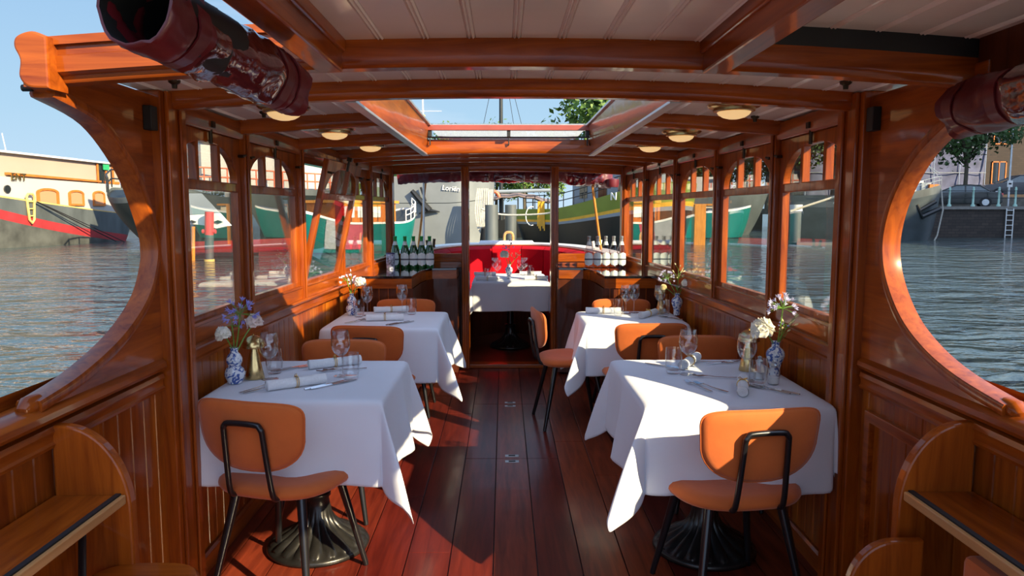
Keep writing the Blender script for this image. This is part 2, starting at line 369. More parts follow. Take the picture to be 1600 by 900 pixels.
# windows --------------------------------------------------------------
WN = [0]
def window(s, i, tilt=0):
    ya, yb = POSTY[i] + (.075 if i == 0 else .034), POSTY[i + 1] - .034
    A = Vector((s * (wx(ya) + .012), ya, 1.0)); B = Vector((s * (wx(yb) + .012), yb, 1.0))
    u = (B - A); w = u.length; u.normalize(); v = Vector((0, 0, 1)); n = u.cross(v)
    M = Matrix(((u.x, v.x, n.x, A.x), (u.y, v.y, n.y, A.y), (u.z, v.z, n.z, A.z), (0, 0, 0, 1)))
    if tilt: M = M @ Matrix.Rotation(R(tilt), 4, 'X')
    H = .775; m = .045; mid0, mid1 = .535, .575
    outer = [(0, 0), (w, 0), (w, H), (0, H)]
    low = [(m, .04), (w - m, .04), (w - m, mid0), (m, mid0)]
    c = w / 2; hw = w / 2 - m
    def top(x): t = min(1, abs((x - c) / hw)); return mid1 + .01 + .145 * (1 - t ** 2.7) ** .55
    mu = .014; a1, a2 = c - hw * .36, c + hw * .36
    def light(x0, x1):
        k = 14; p = [(x0, mid1), (x1, mid1)]
        xs = [x1 + (x0 - x1) * j / k for j in range(k + 1)]
        if abs(x1 - (w - m)) < 1e-6: xs = [x0 + (x1 - x0) * math.sin(PI / 2 * (1 - j / k)) for j in range(k + 1)]
        elif abs(x0 - m) < 1e-6: xs = [x1 - (x1 - x0) * math.sin(PI / 2 * (j / k)) for j in range(k + 1)]
        return p + [(x, top(x)) for x in xs]
    loops = [outer, low, light(m, a1 - mu), light(a1 + mu, a2 - mu), light(a2 + mu, w - m)]
    WN[0] += 1
    fr = struct(plate('window_%d' % WN[0], loops, .034, WY, bev=.004, matrix=M))
    g = MB(); g.box(m - .01, w - m + .01, .03, H - .045, -.002, .002)
    g.build('glass_pane', GLASS, fr)
    # brass bolt at the head and two little hooks on the stiles, on the inner face
    si = 1 if s < 0 else -1
    h = MB(); h.tube([(c, .725, si * .028), (c, .80, si * .028)], .008, 8); h.box(c - .014, c + .014, .79, .815, min(si * .015, si * .045), max(si * .015, si * .045))
    h.build('bolt', DBRZ, fr, smooth=True)
    for xx in (.02, w - .02):
        h = MB(); h.tube([(xx, .70, si * .015), (xx, .70, si * .045)], .007, 8); h.tube([(xx - .012, .70, si * .04), (xx + .02, .705, si * .046)], .005, 8)
        h.build('hook', DBRZ, fr, smooth=True)
    return fr
for s in (-1, 1):
    for i in range(5): window(s, i, tilt=(13 if (s < 0 and i == 2) else 0))
# C-shaped wing panels of the open stern -----------------------------------
LC = [(2.003, 1.76), (2.229, 1.713), (2.403, 1.593), (2.495, 1.471), (2.555, 1.34), (2.535, 1.245), (2.455, 1.145), (2.286, 1.052), (2.06, .985), (1.863, .955)]
RC = [(2.02, 1.74), (2.15, 1.69), (2.275, 1.62), (2.375, 1.52), (2.43, 1.42), (2.445, 1.32), (2.405, 1.215), (2.305, 1.107), (2.166, 1.032), (2.004, .985), (1.801, .955)]
for s, Cc, nm in ((-1, LC, 'left'), (1, RC, 'right')):
    cv = cr_spline([Vector((y, z, 0)) for y, z in Cc], 6)
    cv2 = [(p.x, p.y) for p in cv]
    lp = [(2.60, 1.845), (1.96, 1.845), (1.96, 1.77)] + cv2 + [(cv2[-1][0], .925), (2.60, .925)]
    M = Matrix(((0, 0, 1, s * 1.255), (1, 0, 0, 0), (0, 1, 0, 0), (0, 0, 0, 1)))
    t = thing('wing_panel', 'curved mahogany wing panel with C-shaped edge at the %s of the open stern' % nm, 'panel', (0, 0, 0))
    plate('board', [lp], .045, WX, t, bev=.004, matrix=M)
    b = MB()
    pts = [Vector((s * 1.255, p[0], p[1])) for p in cv2]
    rows = []
    for i, p in enumerate(pts):
        a = pts[max(i - 1, 0)]; c = pts[min(i + 1, len(pts) - 1)]; tt = (c - a).normalized()
        nn = Vector((0, tt.z, -tt.y))
        if nn.y > 0: nn = -nn
        prof = [(.030, -.02), (.034, .0), (.030, .010), (0, .014), (-.030, .010), (-.034, 0), (-.030, -.02)]
        rows.append([p + Vector((q, 0, 0)) + nn * r for q, r in prof])
    b.grid(rows, closed=True); b.add(rows[0], [tuple(range(7))]); b.add(rows[-1], [tuple(range(7))])
    b.build('edge_moulding', WTK if False else WZ, t, smooth=True)
    b = MB(); e0 = pts[-1]
    b.tube([e0 + Vector((0, .03, 0)), e0 + Vector((0, -.005, -.002)), e0 + Vector((0, -.02, -.012)), e0 + Vector((0, -.022, -.028))], [.024, .026, .022, .012], 12)
    b.build('scroll_end', WY, t, smooth=True)
    # black latch block and little screws near the post
    b = MB(); xi = s * (1.255 - .0225); q = sorted((xi, xi - s * .03)); b.box(q[0], q[1], 2.50, 2.545, 1.72, 1.80)
    b.build('latch_block', BLKRUB, t, bevel=.003)
# roof: ceiling of beaded boards ----------------------------------------------
def board_ceiling(b, x0, x1, y0, y1, dz=0, top=True):
    xs = []; pitch = .121; k0 = math.ceil((x0) / pitch) - 1
    xs.append((x0, 0))
    k = k0
    while k * pitch < x1:
        c = k * pitch
        for dx, z in ((-.0125, 0), (-.011, .004), (-.009, .0), (-.005, -.003), (-.002, 0), (0, .004), (.002, 0), (.005, -.003), (.009, 0), (.011, .004), (.0125, 0)):
            if x0 < c + dx < x1: xs.append((c + dx, z))
        k += 1
    xs.append((x1, 0)); xs.sort()
    b.grid([[(x, y, ceil_z(x) + dz + z) for x, z in xs] for y in (y0, y1)], mi=0)
    if top:
        xx = [x0 + (x1 - x0) * i / 16 for i in range(17)]
        b.grid([[(x, y, ceil_z(x) + dz + .045) for x in xx] for y in (y0, y1)], mi=1)
        for xe in (x0, x1):
            b.grid([[(xe, y, ceil_z(xe) + dz + h) for y in (y0, y1)] for h in (0, .045)], mi=1)
        for ye in (y0, y1): b.grid([[(x, ye, ceil_z(x) + dz + h) for x in xx] for h in (0, .045)], mi=1)
b = MB()
board_ceiling(b, -1.27, 1.34, 2.03, 2.70)
board_ceiling(b, -1.34, -.60, 2.70, 5.22); board_ceiling(b, .60, 1.34, 2.70, 5.22)
board_ceiling(b, -1.34, 1.34, 5.22, 7.0)
board_ceiling(b, -.52, .56, -.95, 2.03)
board_ceiling(b, .56, 1.36, -.95, 2.03, dz=.05)
struct(b.build('ceiling', [CEIL, WHITE]))
def beam(y, x0, x1, lo=0, hi=.062, th=.05, mat=WX, notch=None):
    b = MB(); n = 28
    def ring(x):
        z0 = lower_z(x) + lo; z1 = lower_z(x) + hi
        return [(x, y - th / 2, z0 + .006), (x, y - th / 2 + .006, z0), (x, y + th / 2 - .006, z0), (x, y + th / 2, z0 + .006), (x, y + th / 2, z1), (x, y - th / 2, z1), (x, y - th / 2 - .004, z1 - .02), (x, y - th / 2 - .004, z0 + .02)]
    rows = [ring(x0 + (x1 - x0) * i / n) for i in range(n + 1)]
    b.grid(rows, closed=True); b.add(rows[0], [tuple(range(8))]); b.add(rows[-1], [tuple(range(8))])
    return struct(b.build(trim_name(), mat, smooth=True, auto=30))
beam(2.05, -1.30, 1.36, lo=-.012, hi=.062, th=.06)
beam(2.65, -1.235, 1.235)
for y in (3.44, 4.31, 5.17):
    if y < 5.1:
        beam(y, -wx(y), -.60); beam(y, .60, wx(y))
    else: beam(y, -wx(y), wx(y))
beam(6.03, -wx(6.03), wx(6.03)); beam(6.84, -wx(6.84), wx(6.84), lo=-.03)
beam(5.55, -wx(5.55), wx(5.55), lo=-.0, hi=.062)
# roof edge: thick front board left of the near bay, with carved end
b = MB()
b.grid([[(x, y, z) for x, z in [(-1.32 + i * .05, 0) for i in range(18)]] for y, z in ((0, 0),)] * 1) if False else None
rows = []
for x in [-1.235 + .05 * i for i in range(16)]:
    z = lower_z(x)
    rows.append([(x, 2.01, z + .005), (x, 1.995, z + .012), (x, 1.992, z + .052), (x, 2.0, z + .056), (x, 2.0, z + .082), (x, 1.985, z + .080), (x, 1.985, z + .102), (x, 2.03, z + .106), (x, 2.03, z + .005)])
b.grid(rows, closed=True); b.add(rows[0], [tuple(range(9))]); b.add(rows[-1], [tuple(range(9))])
struct(b.build(trim_name(), WX, smooth=True, auto=30))
t = thing('roof_end_cap', 'carved mahogany end cap on the left tip of the roof edge board', 'roof end cap', (-1.245, 2.0, 1.80))
M = Matrix(((1, 0, 0, -1.245), (0, 0, -1, 2.0), (0, 1, 0, 1.80), (0, 0, 0, 1)))
lp = cr_spline([(.03, -.055, 0), (-.02, -.05, 0), (-.045, -.02, 0), (-.04, .03, 0), (-.055, .07, 0), (-.045, .10, 0), (.0, .115, 0), (.045, .10, 0)], 5)
pl = plate('scroll_board', [[(p.x * .85, p.y * .85 + .012) for p in lp] + [(.038, -.035)]], .09, WX, None, bev=.006, matrix=M); pl.parent = t; pl.matrix_parent_inverse = Matrix.Translation(t.location).inverted()
b = MB(); b.tube([(-.02, -.02, -.03), (-.046, -.02, -.03)], .009, 10); b.build('rubber_stud', BLKRUB, t, smooth=True)
# longitudinal beams of the near bay, side girders
for s, x in ((-1, -.50), (1, .535)):
    b = MB()
    for (x0, x1, z0, z1) in ((-.035, .035, -.02, .08), (-.045, .045, .03, .08)):
        b.box(x + x0, x + x1, -.95, 2.03, lower_z(x) + z0, lower_z(x) + z1)
    struct(b.build(trim_name(), WY, bevel=.006))
b = MB(); b.box(1.24, 1.36, -.95, 2.02, 1.80, 1.95); struct(b.build(trim_name(), WDK, bevel=.006))
b = MB(); b.box(.57, 1.36, 2.02, 2.05, 1.86, 1.99); struct(b.build(trim_name(), BLKRUB))  # black board over the beam, painting in the dark of the gap
# little bell-shaped hooks on the ceiling
for x, y in ((1.086, 3.33), (1.084, 2.45), (-1.10, 2.45), (-1.06, 3.22), (1.02, 4.2), (-1.0, 4.15)):
    b = MB(); b.lathe([(.0, 0), (.008, .0), (.009, .012), (.018, .018), (.020, .026)], 12, c=(x, y, ceil_z(x) - .026))
    side = 'right' if x > 0 else 'left'; near = {2.45: 'nearest the stern opening', 3.33: 'next to the first ceiling lamp', 3.22: 'next to the first ceiling lamp', 4.2: 'beside the second ceiling lamp', 4.15: 'beside the second ceiling lamp'}[y]
    tag(b.build('curtain_hook', DBRZ, smooth=True), 'small dark bronze ceiling hook on the %s, %s' % (side, near), 'hook', 'bronze hooks on the ceiling')
# ceiling lamps
def ceiling_lamp(x, y, label):
    t = thing('ceiling_lamp', label, 'lamp', (x, y, ceil_z(x)), 0, 'brass ceiling lamps')
    b = MB(); b.lathe([(.0, 0), (.105, 0), (.108, -.006), (.10, -.014), (.085, -.018), (.084, -.028), (.074, -.032), (.0, -.032)], 32); b.build('brass_rim', BRASS, t, smooth=True)
    b = MB(); b.lathe([(.068, -.030), (.061, -.042), (.044, -.053), (.022, -.059), (.0001, -.061)], 32, mod=lambda a, z: 1 + .02 * math.cos(16 * a)); b.build('lamp_glass', LAMPG, t, smooth=True)
ceiling_lamp(.905, 3.05, 'lit brass dome ceiling lamp, the nearest on the right side')
ceiling_lamp(.925, 4.03, 'brass dome ceiling lamp, second from the stern on the right')
ceiling_lamp(-.94, 3.10, 'lit brass dome ceiling lamp just behind the rolled curtain on the left')
ceiling_lamp(-.92, 3.93, 'brass dome ceiling lamp, second from the stern on the left')
ceiling_lamp(.90, 4.75, 'brass dome ceiling lamp, third from the stern on the right')
ceiling_lamp(-.88, 4.75, 'brass dome ceiling lamp, third from the stern on the left')
# skylight -------------------------------------------------------------------
t = thing('skylight', 'long open skylight with varnished coamings in the middle of the roof', 'skylight', (0, 0, 0))
for s, nm in ((-1, 0), (1, 0)):
    b = MB(); xo = s * .60
    lo = [(s * .575, 1.845), (s * .605, 1.845), (s * .575, 2.03), (s * .545, 2.03)]
    b.add([(x, y, z) for y in (2.68, 5.22) for x, z in lo], [(0, 1, 2, 3), (7, 6, 5, 4), (0, 4, 5, 1), (1, 5, 6, 2), (2, 6, 7, 3), (3, 7, 4, 0)])
    b.build('side_coaming', WY, t, bevel=.003)
    b = MB(); b.box(min(s * .56, s * .60), max(s * .56, s * .60), 2.68, 5.22, 1.834, 1.846); b.build('edge_strip', ALU, t, bevel=.002)
    b = MB(); b.box(min(s * .53, s * .56), max(s * .53, s * .56), 2.68, 5.3, 2.03, 2.045); b.build('top_track', ALU, t, bevel=.002)
b = MB(); b.box(-.60, .60, 2.66, 2.69, 1.85, 1.96); b.build('near_board', WX, t)
b = MB(); b.box(-.56, .56, 5.10, 5.14, 1.998, 2.035); b.build('sliding_bar', pbr('red_brown_paint', (.30, .06, .035), .4, coat=.4), t, bevel=.004)
b = MB(); b.box(-.56, .56, 5.16, 5.2, 1.955, 1.962); b.build('shade_bar', BLKRUB, t)
b = MB(); b.box(-.56, .56, 5.19, 5.22, 1.90, 1.945); b.build('far_board', WX, t, bevel=.003)
b = MB(); b.box(-.56, .56, 5.15, 5.18, 1.885, 1.900); b.build('glazing_bar', ALU, t)
b = MB(); b.box(-.56, .56, 5.14, 6.2, 2.045, 2.05); b.build('sliding_glass', GLASS, t)
for x in (-.54, .0, .54):
    b = MB(); b.box(x - .012, x + .012, 5.11, 5.16, 1.955, 2.0); b.box(x - .004, x + .004, 5.12, 5.14, 1.90, 1.96); b.build('bracket', BLKRUB, t, bevel=.003)

# bulkhead at the far end -------------------------------------------------------
def back_panel(x0, x1, b):
    b.box(x0, x1, 6.84, 6.87, 0, .99, 0)
b = MB(); back_panel(-1.1, -.40, b); back_panel(.44, 1.1, b)
for x0, x1 in ((-1.1, -.40), (.44, 1.1)):
    x = x0
    while x < x1: b.box(x, x + .004, 6.833, 6.84, .08, .93, 1); x += .08
struct(b.build('wall_back', [WDK, BLKRUB]))
for x0, x1 in ((-1.09, -.40), (.44, 1.09)):
    b = MB(); b.box(x0, x1, 6.80, 6.88, .985, 1.005); b.box(x0, x1, 6.815, 6.84, .93, .985); b.box(x0, x1, 6.82, 6.84, .99, 1.06)
    struct(b.build(trim_name(), WX, bevel=.003))
for x, w in ((-1.075, .05), (-.385, .066), (.43, .066), (1.075, .05)):
    b = MB(); b.box(x - w / 2, x + w / 2, 6.70 if abs(x) < 1 else 6.78, 6.88, -.0, 1.85); b.box(x - w * .2, x + w * .2, 6.692 if abs(x) < 1 else 6.772, 6.71 if abs(x) < 1 else 6.79, .0, 1.84)
    struct(b.build(trim_name(), WZ, bevel=.005))
b = MB(); b.box(-.36, .40, 6.72, 6.86, 0, .035); struct(b.build(trim_name(), WX, bevel=.005))
# dark sole and riser of the forward cockpit
b = MB(); b.box(-1.0, 1.0, 6.88, 9.6, -.03, .0); struct(b.build('floor', WDK))

# counters -----------------------------------------------------------------------
def counter(s, nm):
    t = thing('side_counter', 'low mahogany side counter with glossy black top at the far %s' % nm, 'counter', (0, 0, 0))
    out = [(1.14, 5.62), (.74, 5.62), (.73, 6.05), (.705, 6.30), (.66, 6.42), (.45, 6.45), (.45, 6.79), (1.09, 6.79)]
    if s < 0: out = [(-x, y) for x, y in out]
    plate('counter_top', [out], .02, BLKTOP, t, bev=.003, matrix=Matrix.Translation((0, 0, .945)))
    edge = [(x, y) for x, y in out]
    b = MB(); ins = [(x * .985 if abs(x) < 1 else x, y) for x, y in out]
    rows = [[(x, y + .012 if y < 6.7 else y, z) for x, y in ins] for z in (.02, .86)]; b.grid(rows, closed=True); b.build('cabinet_body', WDK, t)
    b = MB(); rows = [[(x * 1.0, y, z) for x, y in out] for z in (.86, .935)]; b.grid(rows, closed=True); b.build('apron', WX, t)
    b = MB()
    x = .78
    while x < 1.12: b.box(min(s * x, s * (x + .005)), max(s * x, s * (x + .005)), 5.627, 5.633, .05, .86); x += .07
    b.build('bead_strips', WPL, t)
counter(-1, 'left'); counter(1, 'right')

# bottles --------------------------------------------------------------------------
def bottle(kind):
    t = thing('wine_bottle' if kind == 'g' else 'water_bottle', '', 'bottle')
    prof = [(0, 0), (.036, 0), (.039, .006), (.039, .13), (.037, .15), (.028, .185), (.018, .215), (.014, .235), (.0135, .262), (.015, .264), (.015, .275), (0, .276)]
    b = MB(); b.lathe(prof, 24); b.build('glass_body', GGLASS if kind == 'g' else CGLASS, t, smooth=True)
    b = MB(); rows = []
    for i in range(13):
        tt = i / 12; z = .018 + .118 * tt; ha = math.sqrt(max(0, 1 - abs((tt - .5) * 2) ** 3.2)) * 1.15 + .02
        rows.append([(.0396 * math.sin(ha * k / 8), -.0396 * math.cos(ha * k / 8), z) for k in range(-8, 9)])
    b.grid(rows); b.build('label', LABEL, t, smooth=True)
    b = MB(); rows = [[(.0402 * math.sin(1.15 * k / 8), -.0402 * math.cos(1.15 * k / 8), z) for k in range(-8, 9)] for z in (.069, .082)]; b.grid(rows); b.build('label_band', LBAND, t)
    b = MB(); b.lathe([(.0205, .208), (.0155, .235), (.0148, .236)], 20) if False else b.lathe([(.0235, .2), (.0185, .216), (.015, .232)], 20); b.build('neck_label', LABEL, t, smooth=True)
    b = MB(); b.lathe([(.0145, .237), (.0145, .262), (.016, .264), (.016, .277), (0, .279)], 16); b.build('cap' if kind != 'g' else 'foil', GCAP if kind == 'g' else WHITE if False else (GCAP if kind == 'g' else ALU), t, smooth=True)
    if kind != 'g':
        b = MB(); b.lathe([(0, .006), (.034, .006), (.034, .13), (0, .131)], 20); b.build('water', thin_glass('water_in_bottle', (.93, .86, .86), refl=.5, ior=1.33), t, smooth=True)
    return t
pg = bottle('g'); pc = bottle('c')
gx = (-.985, -.90, -.825, -.755, -.685); cx_ = (.715, .79, .862, .932, 1.0)
wg = ['leftmost', 'second from the left', 'middle', 'fourth from the left', 'rightmost']
for i in range(5):
    for pr, xx, nm, g in ((pg, gx, 'dark green labelled wine bottle, %s of five on the left counter', 'green bottles on the left counter'), (pc, cx_, 'clear labelled glass bottle, %s of five on the right counter', 'clear bottles on the right counter')):
        o = pr if i == 0 else copy_tree(pr)
        o.location = (xx[i], 6.46, .9555); o.rotation_euler.z = .1 * (i - 2); o['label'] = nm % wg[i]; o['group'] = g
t = thing('patterned_tin', 'dark tin with white lettering pattern beside the leftmost green bottle', 'tin', (-1.01, 6.34, .9555))
b = MB(); b.lathe([(0, 0), (.036, 0), (.037, .003), (.037, .128), (.035, .132), (0, .132)], 24); b.build('can', pbr('tin_print', (.35, .37, .50), .4, noise_amt=1, nscale=50), t, smooth=True)
b = MB(); b.lathe([(.0375, .128), (.0375, .136), (.034, .138), (0, .138)], 24); b.build('lid', pbr('violet_tin_lid', (.08, .06, .2), .4), t, smooth=True)

# ============================================================ FURNITURE
def superell(a, n): c, s_ = math.cos(a), math.sin(a); return (math.copysign(abs(c) ** (2 / n), c), math.copysign(abs(s_) ** (2 / n), s_))
def make_chair():
    t = thing('dining_chair', '', 'chair')
    # seat
    b = MB(); n = 40; rings = []
    for rr, zz in ((0, .466), (.5, .468), (.8, .472), (.93, .468), (.99, .456), (1.0, .445), (.97, .432), (.9, .425), (0, .425)):
        row = []
        for k in range(n):
            x, y = superell(2 * PI * k / n, 2.9); wd = .246 * (1 + .04 * y)
            row.append((x * wd * rr, y * .228 * rr + .01, zz - .012 * (y * rr < -.2) * (abs(y * rr) - .2)))
        rings.append(row)
    b.grid(rings, closed=True); b.build('seat', VELV, t, smooth=True, auto=80)
    # backrest (curved pad)
    b = MB(); rings = []
    def bp(rr, a, off):
        c, s_ = math.cos(a), math.sin(a)
        if s_ >= 0: x, z = superell(a, 5.6); x *= .212 ; z *= .105
        else: x, z = superell(a, 2.35); x *= .212; z *= .150
        x *= rr; z *= rr
        x *= (1 + .05 * (z > 0) * z / .105)
        zc = .682 + z; y = -.225 - .10 * (zc - .55) + .55 * x * x
        return (x, y + off, zc)
    for rr, off in ((0, .022), (.6, .022), (.9, .018), (.975, .01), (1, 0), (.975, -.012), (.9, -.017), (.6, -.018), (0, -.018)):
        rings.append([bp(max(rr, .001), 2 * PI * k / n, off) for k in range(n)])
    b.grid(rings, closed=True); o = b.build('backrest', VELV, t, smooth=True, auto=80)
    b = MB(); b.tube([bp(1.003, 2 * PI * k / n, -.004) for k in range(n)], .0035, 6, closed=True); b.build('piping', VELV, o, smooth=True)
    # loop tube
    b = MB(); pts = [(-.088, -.13, .425), (-.088, -.20, .428), (-.088, -.232, .45), (-.083, -.252, .56), (-.078, -.268, .68)]
    for k in range(1, 8):
        a = PI - PI * k / 8; pts.append((.03 * math.cos(a) * 1 + (.048 if k > 4 else -.048 if k < 4 else 0), -.272, .685 + .03 * math.sin(a)))
    pts += [(.078, -.268, .68), (.083, -.252, .56), (.088, -.232, .45), (.088, -.20, .428), (.088, -.13, .425)]
    b.tube(cr_spline(pts, 3), .0105, 10); b.build('back_frame', BLK, t, smooth=True)
    b = MB(); b.box(-.15, .15, -.145, -.12, .41, .425); b.box(-.15, .15, .12, .145, .41, .425); b.box(-.15, -.125, -.13, .13, .41, .425); b.box(.125, .15, -.13, .13, .41, .425)
    b.build('seat_frame', BLK, t, bevel=.003)
    for sx in (-1, 1):
        for sy in (-1, 1):
            b = MB(); b.tube([(sx * .135, sy * .13, .42), (sx * .205, sy * .215, .012), (sx * .206, sy * .217, .0)], [.018, .0115, .011], 12); b.build('leg', BLK, t, smooth=True)
    return t
ch = make_chair()
CH = [  # x, y, rz (facing +Y is 0), label
    (-.865, 2.76, -R(17), 'rust velvet chair at the left front table, back to the viewer'),
    (-.87, 3.52, PI - R(3), 'rust velvet dining chair on the far side of the left front table, facing the viewer'),
    (-.80, 4.46, -R(8), 'rust velvet chair between the two left tables, black back loop toward the viewer'),
    (-.77, 5.28, PI, 'rust velvet chair on the far side of the second left table by the counter'),
    (.80, 2.64, R(9), 'sunlit orange velvet dining chair at the near side of the right front table'),
    (1.00, 3.62, PI, 'orange velvet chair on the far side of the right front table, facing the viewer'),
    (.83, 4.54, R(3), 'orange velvet chair between the two right tables, half in sunlight'),
    (.85, 5.27, PI, 'orange velvet chair on the far side of the second right table by the counter'),
    (.42, 4.98, -PI / 2 + R(8), 'orange velvet chair in the aisle turned sideways to the second right table'),
]
for i, (x, y, rz, lab) in enumerate(CH):
    o = ch if i == 0 else copy_tree(ch)
    o.location = (x, y, 0.002); o.rotation_euler.z = rz; o['label'] = lab; o['group'] = 'orange velvet chairs at the tables'
# tables ---------------------------------------------------------------------
def make_table():
    t = thing('pedestal_table', '', 'table')
    ribs = 18
    def mod(a, z): return 1 + (.16 * (abs(math.cos(a * ribs / 2)) ** .7 - .6) if .03 < z < .14 else 0)
    prof = [(0, 0), (.212, 0), (.218, .010), (.212, .022), (.200, .026), (.190, .034), (.165, .052), (.130, .072), (.098, .092), (.074, .118), (.060, .15), (.052, .19), (.048, .22), (.056, .228), (.056, .240), (.042, .248), (0, .25)]
    b = MB(); b.lathe(prof, 108, mod=mod); b.build('fluted_base', IRON, t, smooth=True, auto=60)
    b = MB(); b.lathe([(0, .245), (.034, .245), (.034, .70), (0, .70)], 24); b.build('column', BLK, t, smooth=True)
    b = MB(); b.box(-.2, .2, -.02, .02, .68, .7075); b.box(-.02, .02, -.2, .2, .68, .7075); b.build('spider', BLK, t)
    return t
def tabletop(t, w, d): b = MB(); b.box(-w / 2, w / 2, -d / 2, d / 2, .708, .738); b.build('tabletop', WX, t)
def tablecloth(x0, x1, y0, y1, drop, label, seed, zt=.7475, cf=(1, 1, 1, 1)):
    rnd_ = random.Random(seed); r = .012; no = 16; ni = 10
    xs = [x0 - drop * (1 - i / no) for i in range(no)] + [x0 + (x1 - x0) * i / ni for i in range(ni)] + [x1 + drop * i / no for i in range(no + 1)]
    ys = [y0 - drop * (1 - i / no) for i in range(no)] + [y0 + (y1 - y0) * i / ni for i in range(ni)] + [y1 + drop * i / no for i in range(no + 1)]
    ph = [rnd_.random() * 6 for _ in range(8)]; kf = [rnd_.uniform(.8, 1.2) for _ in range(4)]; kx = [rnd_.uniform(-9, 9) for _ in range(4)]
    rows = []
    for v in ys:
        row = []
        for u in xs:
            ex = min(max(u, x0), x1); ey = min(max(v, y0), y1); wx_, wy_ = u - ex, v - ey; l = math.hypot(wx_, wy_)
            if l < 1e-6:
                z = zt + .0006 * math.sin(u * 23 + ph[0]) * math.sin(v * 19 + ph[1]); row.append((u, v, z)); continue
            if l < PI * r / 2: th = l / r; off = r * math.sin(th); dz = r * (1 - math.cos(th)); lv = 0
            else: off = r; lv = l - PI * r / 2; dz = r
            if abs(wx_) > 1e-6 and abs(wy_) > 1e-6:
                ci = (0 if wx_ < 0 else 1) + (0 if wy_ < 0 else 2)
                a = math.degrees(math.atan2(abs(wy_), abs(wx_)))
                if cf[ci] < .35: lv *= 1 - .38 * math.sin(math.radians(2 * a)) ** .7
                fl = .045 + (.40 * kf[ci] * cf[ci]) * math.exp(-((a - 45 - kx[ci]) / 17) ** 2) - .05 * math.exp(-((a - 16) / 9) ** 2) - .05 * math.exp(-((a - 74) / 9) ** 2)
                if lv > .2: fl *= 1 - .3 * (lv - .2)
                off += lv * fl; dz += math.sqrt(max(lv * lv - (lv * fl) ** 2, 0))
                dx, dy = wx_ / l, wy_ / l
                # the cloth hangs from the corner point and turns towards the diagonal
                row.append((ex + dx * off, ey + dy * off, zt - dz)); continue
            if abs(wx_) > 1e-6: s_ = (v - y0) / (y1 - y0); side = 0 if wx_ < 0 else 1
            else: s_ = (u - x0) / (x1 - x0); side = 2 if wy_ < 0 else 3
            env = math.sin(PI * min(max(s_, 0), 1)) ** .6
            wv = .034 * math.sin(s_ * 9.5 + ph[2 + side]) + .018 * math.sin(s_ * 19 + ph[3 + side])
            g = lv / drop
            if (side == 0 and x0 < -1) or (side == 1 and x1 > 1): wv = 0; lv *= .999; off -= lv * .03; g = 0
            off += lv * .045 + wv * g * env * 1.2 + .01 * g
            dz += lv * (.998 - .0 * env)
            row.append((ex + math.copysign(off, wx_) if abs(wx_) > 1e-6 else ex, ey + math.copysign(off, wy_) if abs(wy_) > 1e-6 else ey, zt - dz))
        rows.append(row)
    b = MB(); b.grid(rows)
    o = b.build('tablecloth', CLOTH, smooth=True, auto=170)
    m = o.modifiers.new('sub', 'SUBSURF'); m.levels = 1; m.render_levels = 1
    m = o.modifiers.new('sol', 'SOLIDIFY'); m.thickness = .0012
    return tag(o, label, 'tablecloth', 'white tablecloths')
TB = [(-1.185, -.50, 2.72, 3.45, .34, 'left front table', (.3, .95, .2, .8)), (-1.14, -.44, 4.42, 5.16, .34, 'second left table', (.2, 1.1, .2, 1)),
      (.485, 1.17, 2.62, 3.46, .335, 'right front table', (1.05, .2, .9, .2)), (.485, 1.13, 4.58, 5.16, .34, 'second right table', (1.1, .2, .9, .2)),
      (-.345, .415, 7.32, 8.35, .30, 'far table by the sofa', (.7, .7, 1, 1))]
tp = make_table()
for i, (x0, x1, y0, y1, dr, nm, cf) in enumerate(TB):
    o = tp if i == 0 else copy_tree(tp)
    tp_ = o; o.location = ((x0 + x1) / 2, (y0 + y1) / 2, .002); o['label'] = 'fluted cast-iron pedestal under the cloth of the %s' % nm; o['group'] = 'pedestal tables'
for i, (x0, x1, y0, y1, dr, nm, cf) in enumerate(TB):
    o = [q for q in bpy.data.objects if q.get('label', '').endswith('cloth of the %s' % nm)][0]
    tabletop(o, x1 - x0 - .05, y1 - y0 - .05)
    tablecloth(x0, x1, y0, y1, dr, 'white linen tablecloth hanging over the %s' % nm, 11 + i, cf=cf)
ZT = .7502
# glassware --------------------------------------------------------------------
def wine_glass():
    b = MB(); p = [(.0, .001), (.034, .001), (.035, .003), (.012, .006), (.0042, .012), (.0036, .05), (.0042, .082), (.012, .09), (.027, .102), (.0375, .122), (.0405, .142), (.038, .168), (.032, .198), (.0308, .1985), (.0365, .168), (.039, .142), (.036, .123), (.026, .104), (.011, .0925), (.0, .091)]
    b.lathe(p, 28); return b.build('wine_glass', WGLASS, smooth=True, auto=60)
def tumbler():
    b = MB(); p = [(.0, .001), (.027, .001), (.030, .004), (.0345, .03), (.0365, .06), (.036, .09), (.034, .112), (.0328, .112), (.0348, .09), (.0352, .06), (.0332, .032), (.028, .016), (.0, .014)]
    b.lathe(p, 28); return b.build('tumbler', WGLASS, smooth=True, auto=60)
def place(proto, used, loc, rz, label, cat, group, scale=None):
    o = proto if not used[0] else copy_tree(proto); used[0] = True
    o.location = loc; o.rotation_euler = (0, 0, rz); o['label'] = label; o['category'] = cat; o['group'] = group
    if scale: o.scale = (scale,) * 3
    return o
wgp, tup = wine_glass(), tumbler(); uw, ut = [0], [0]
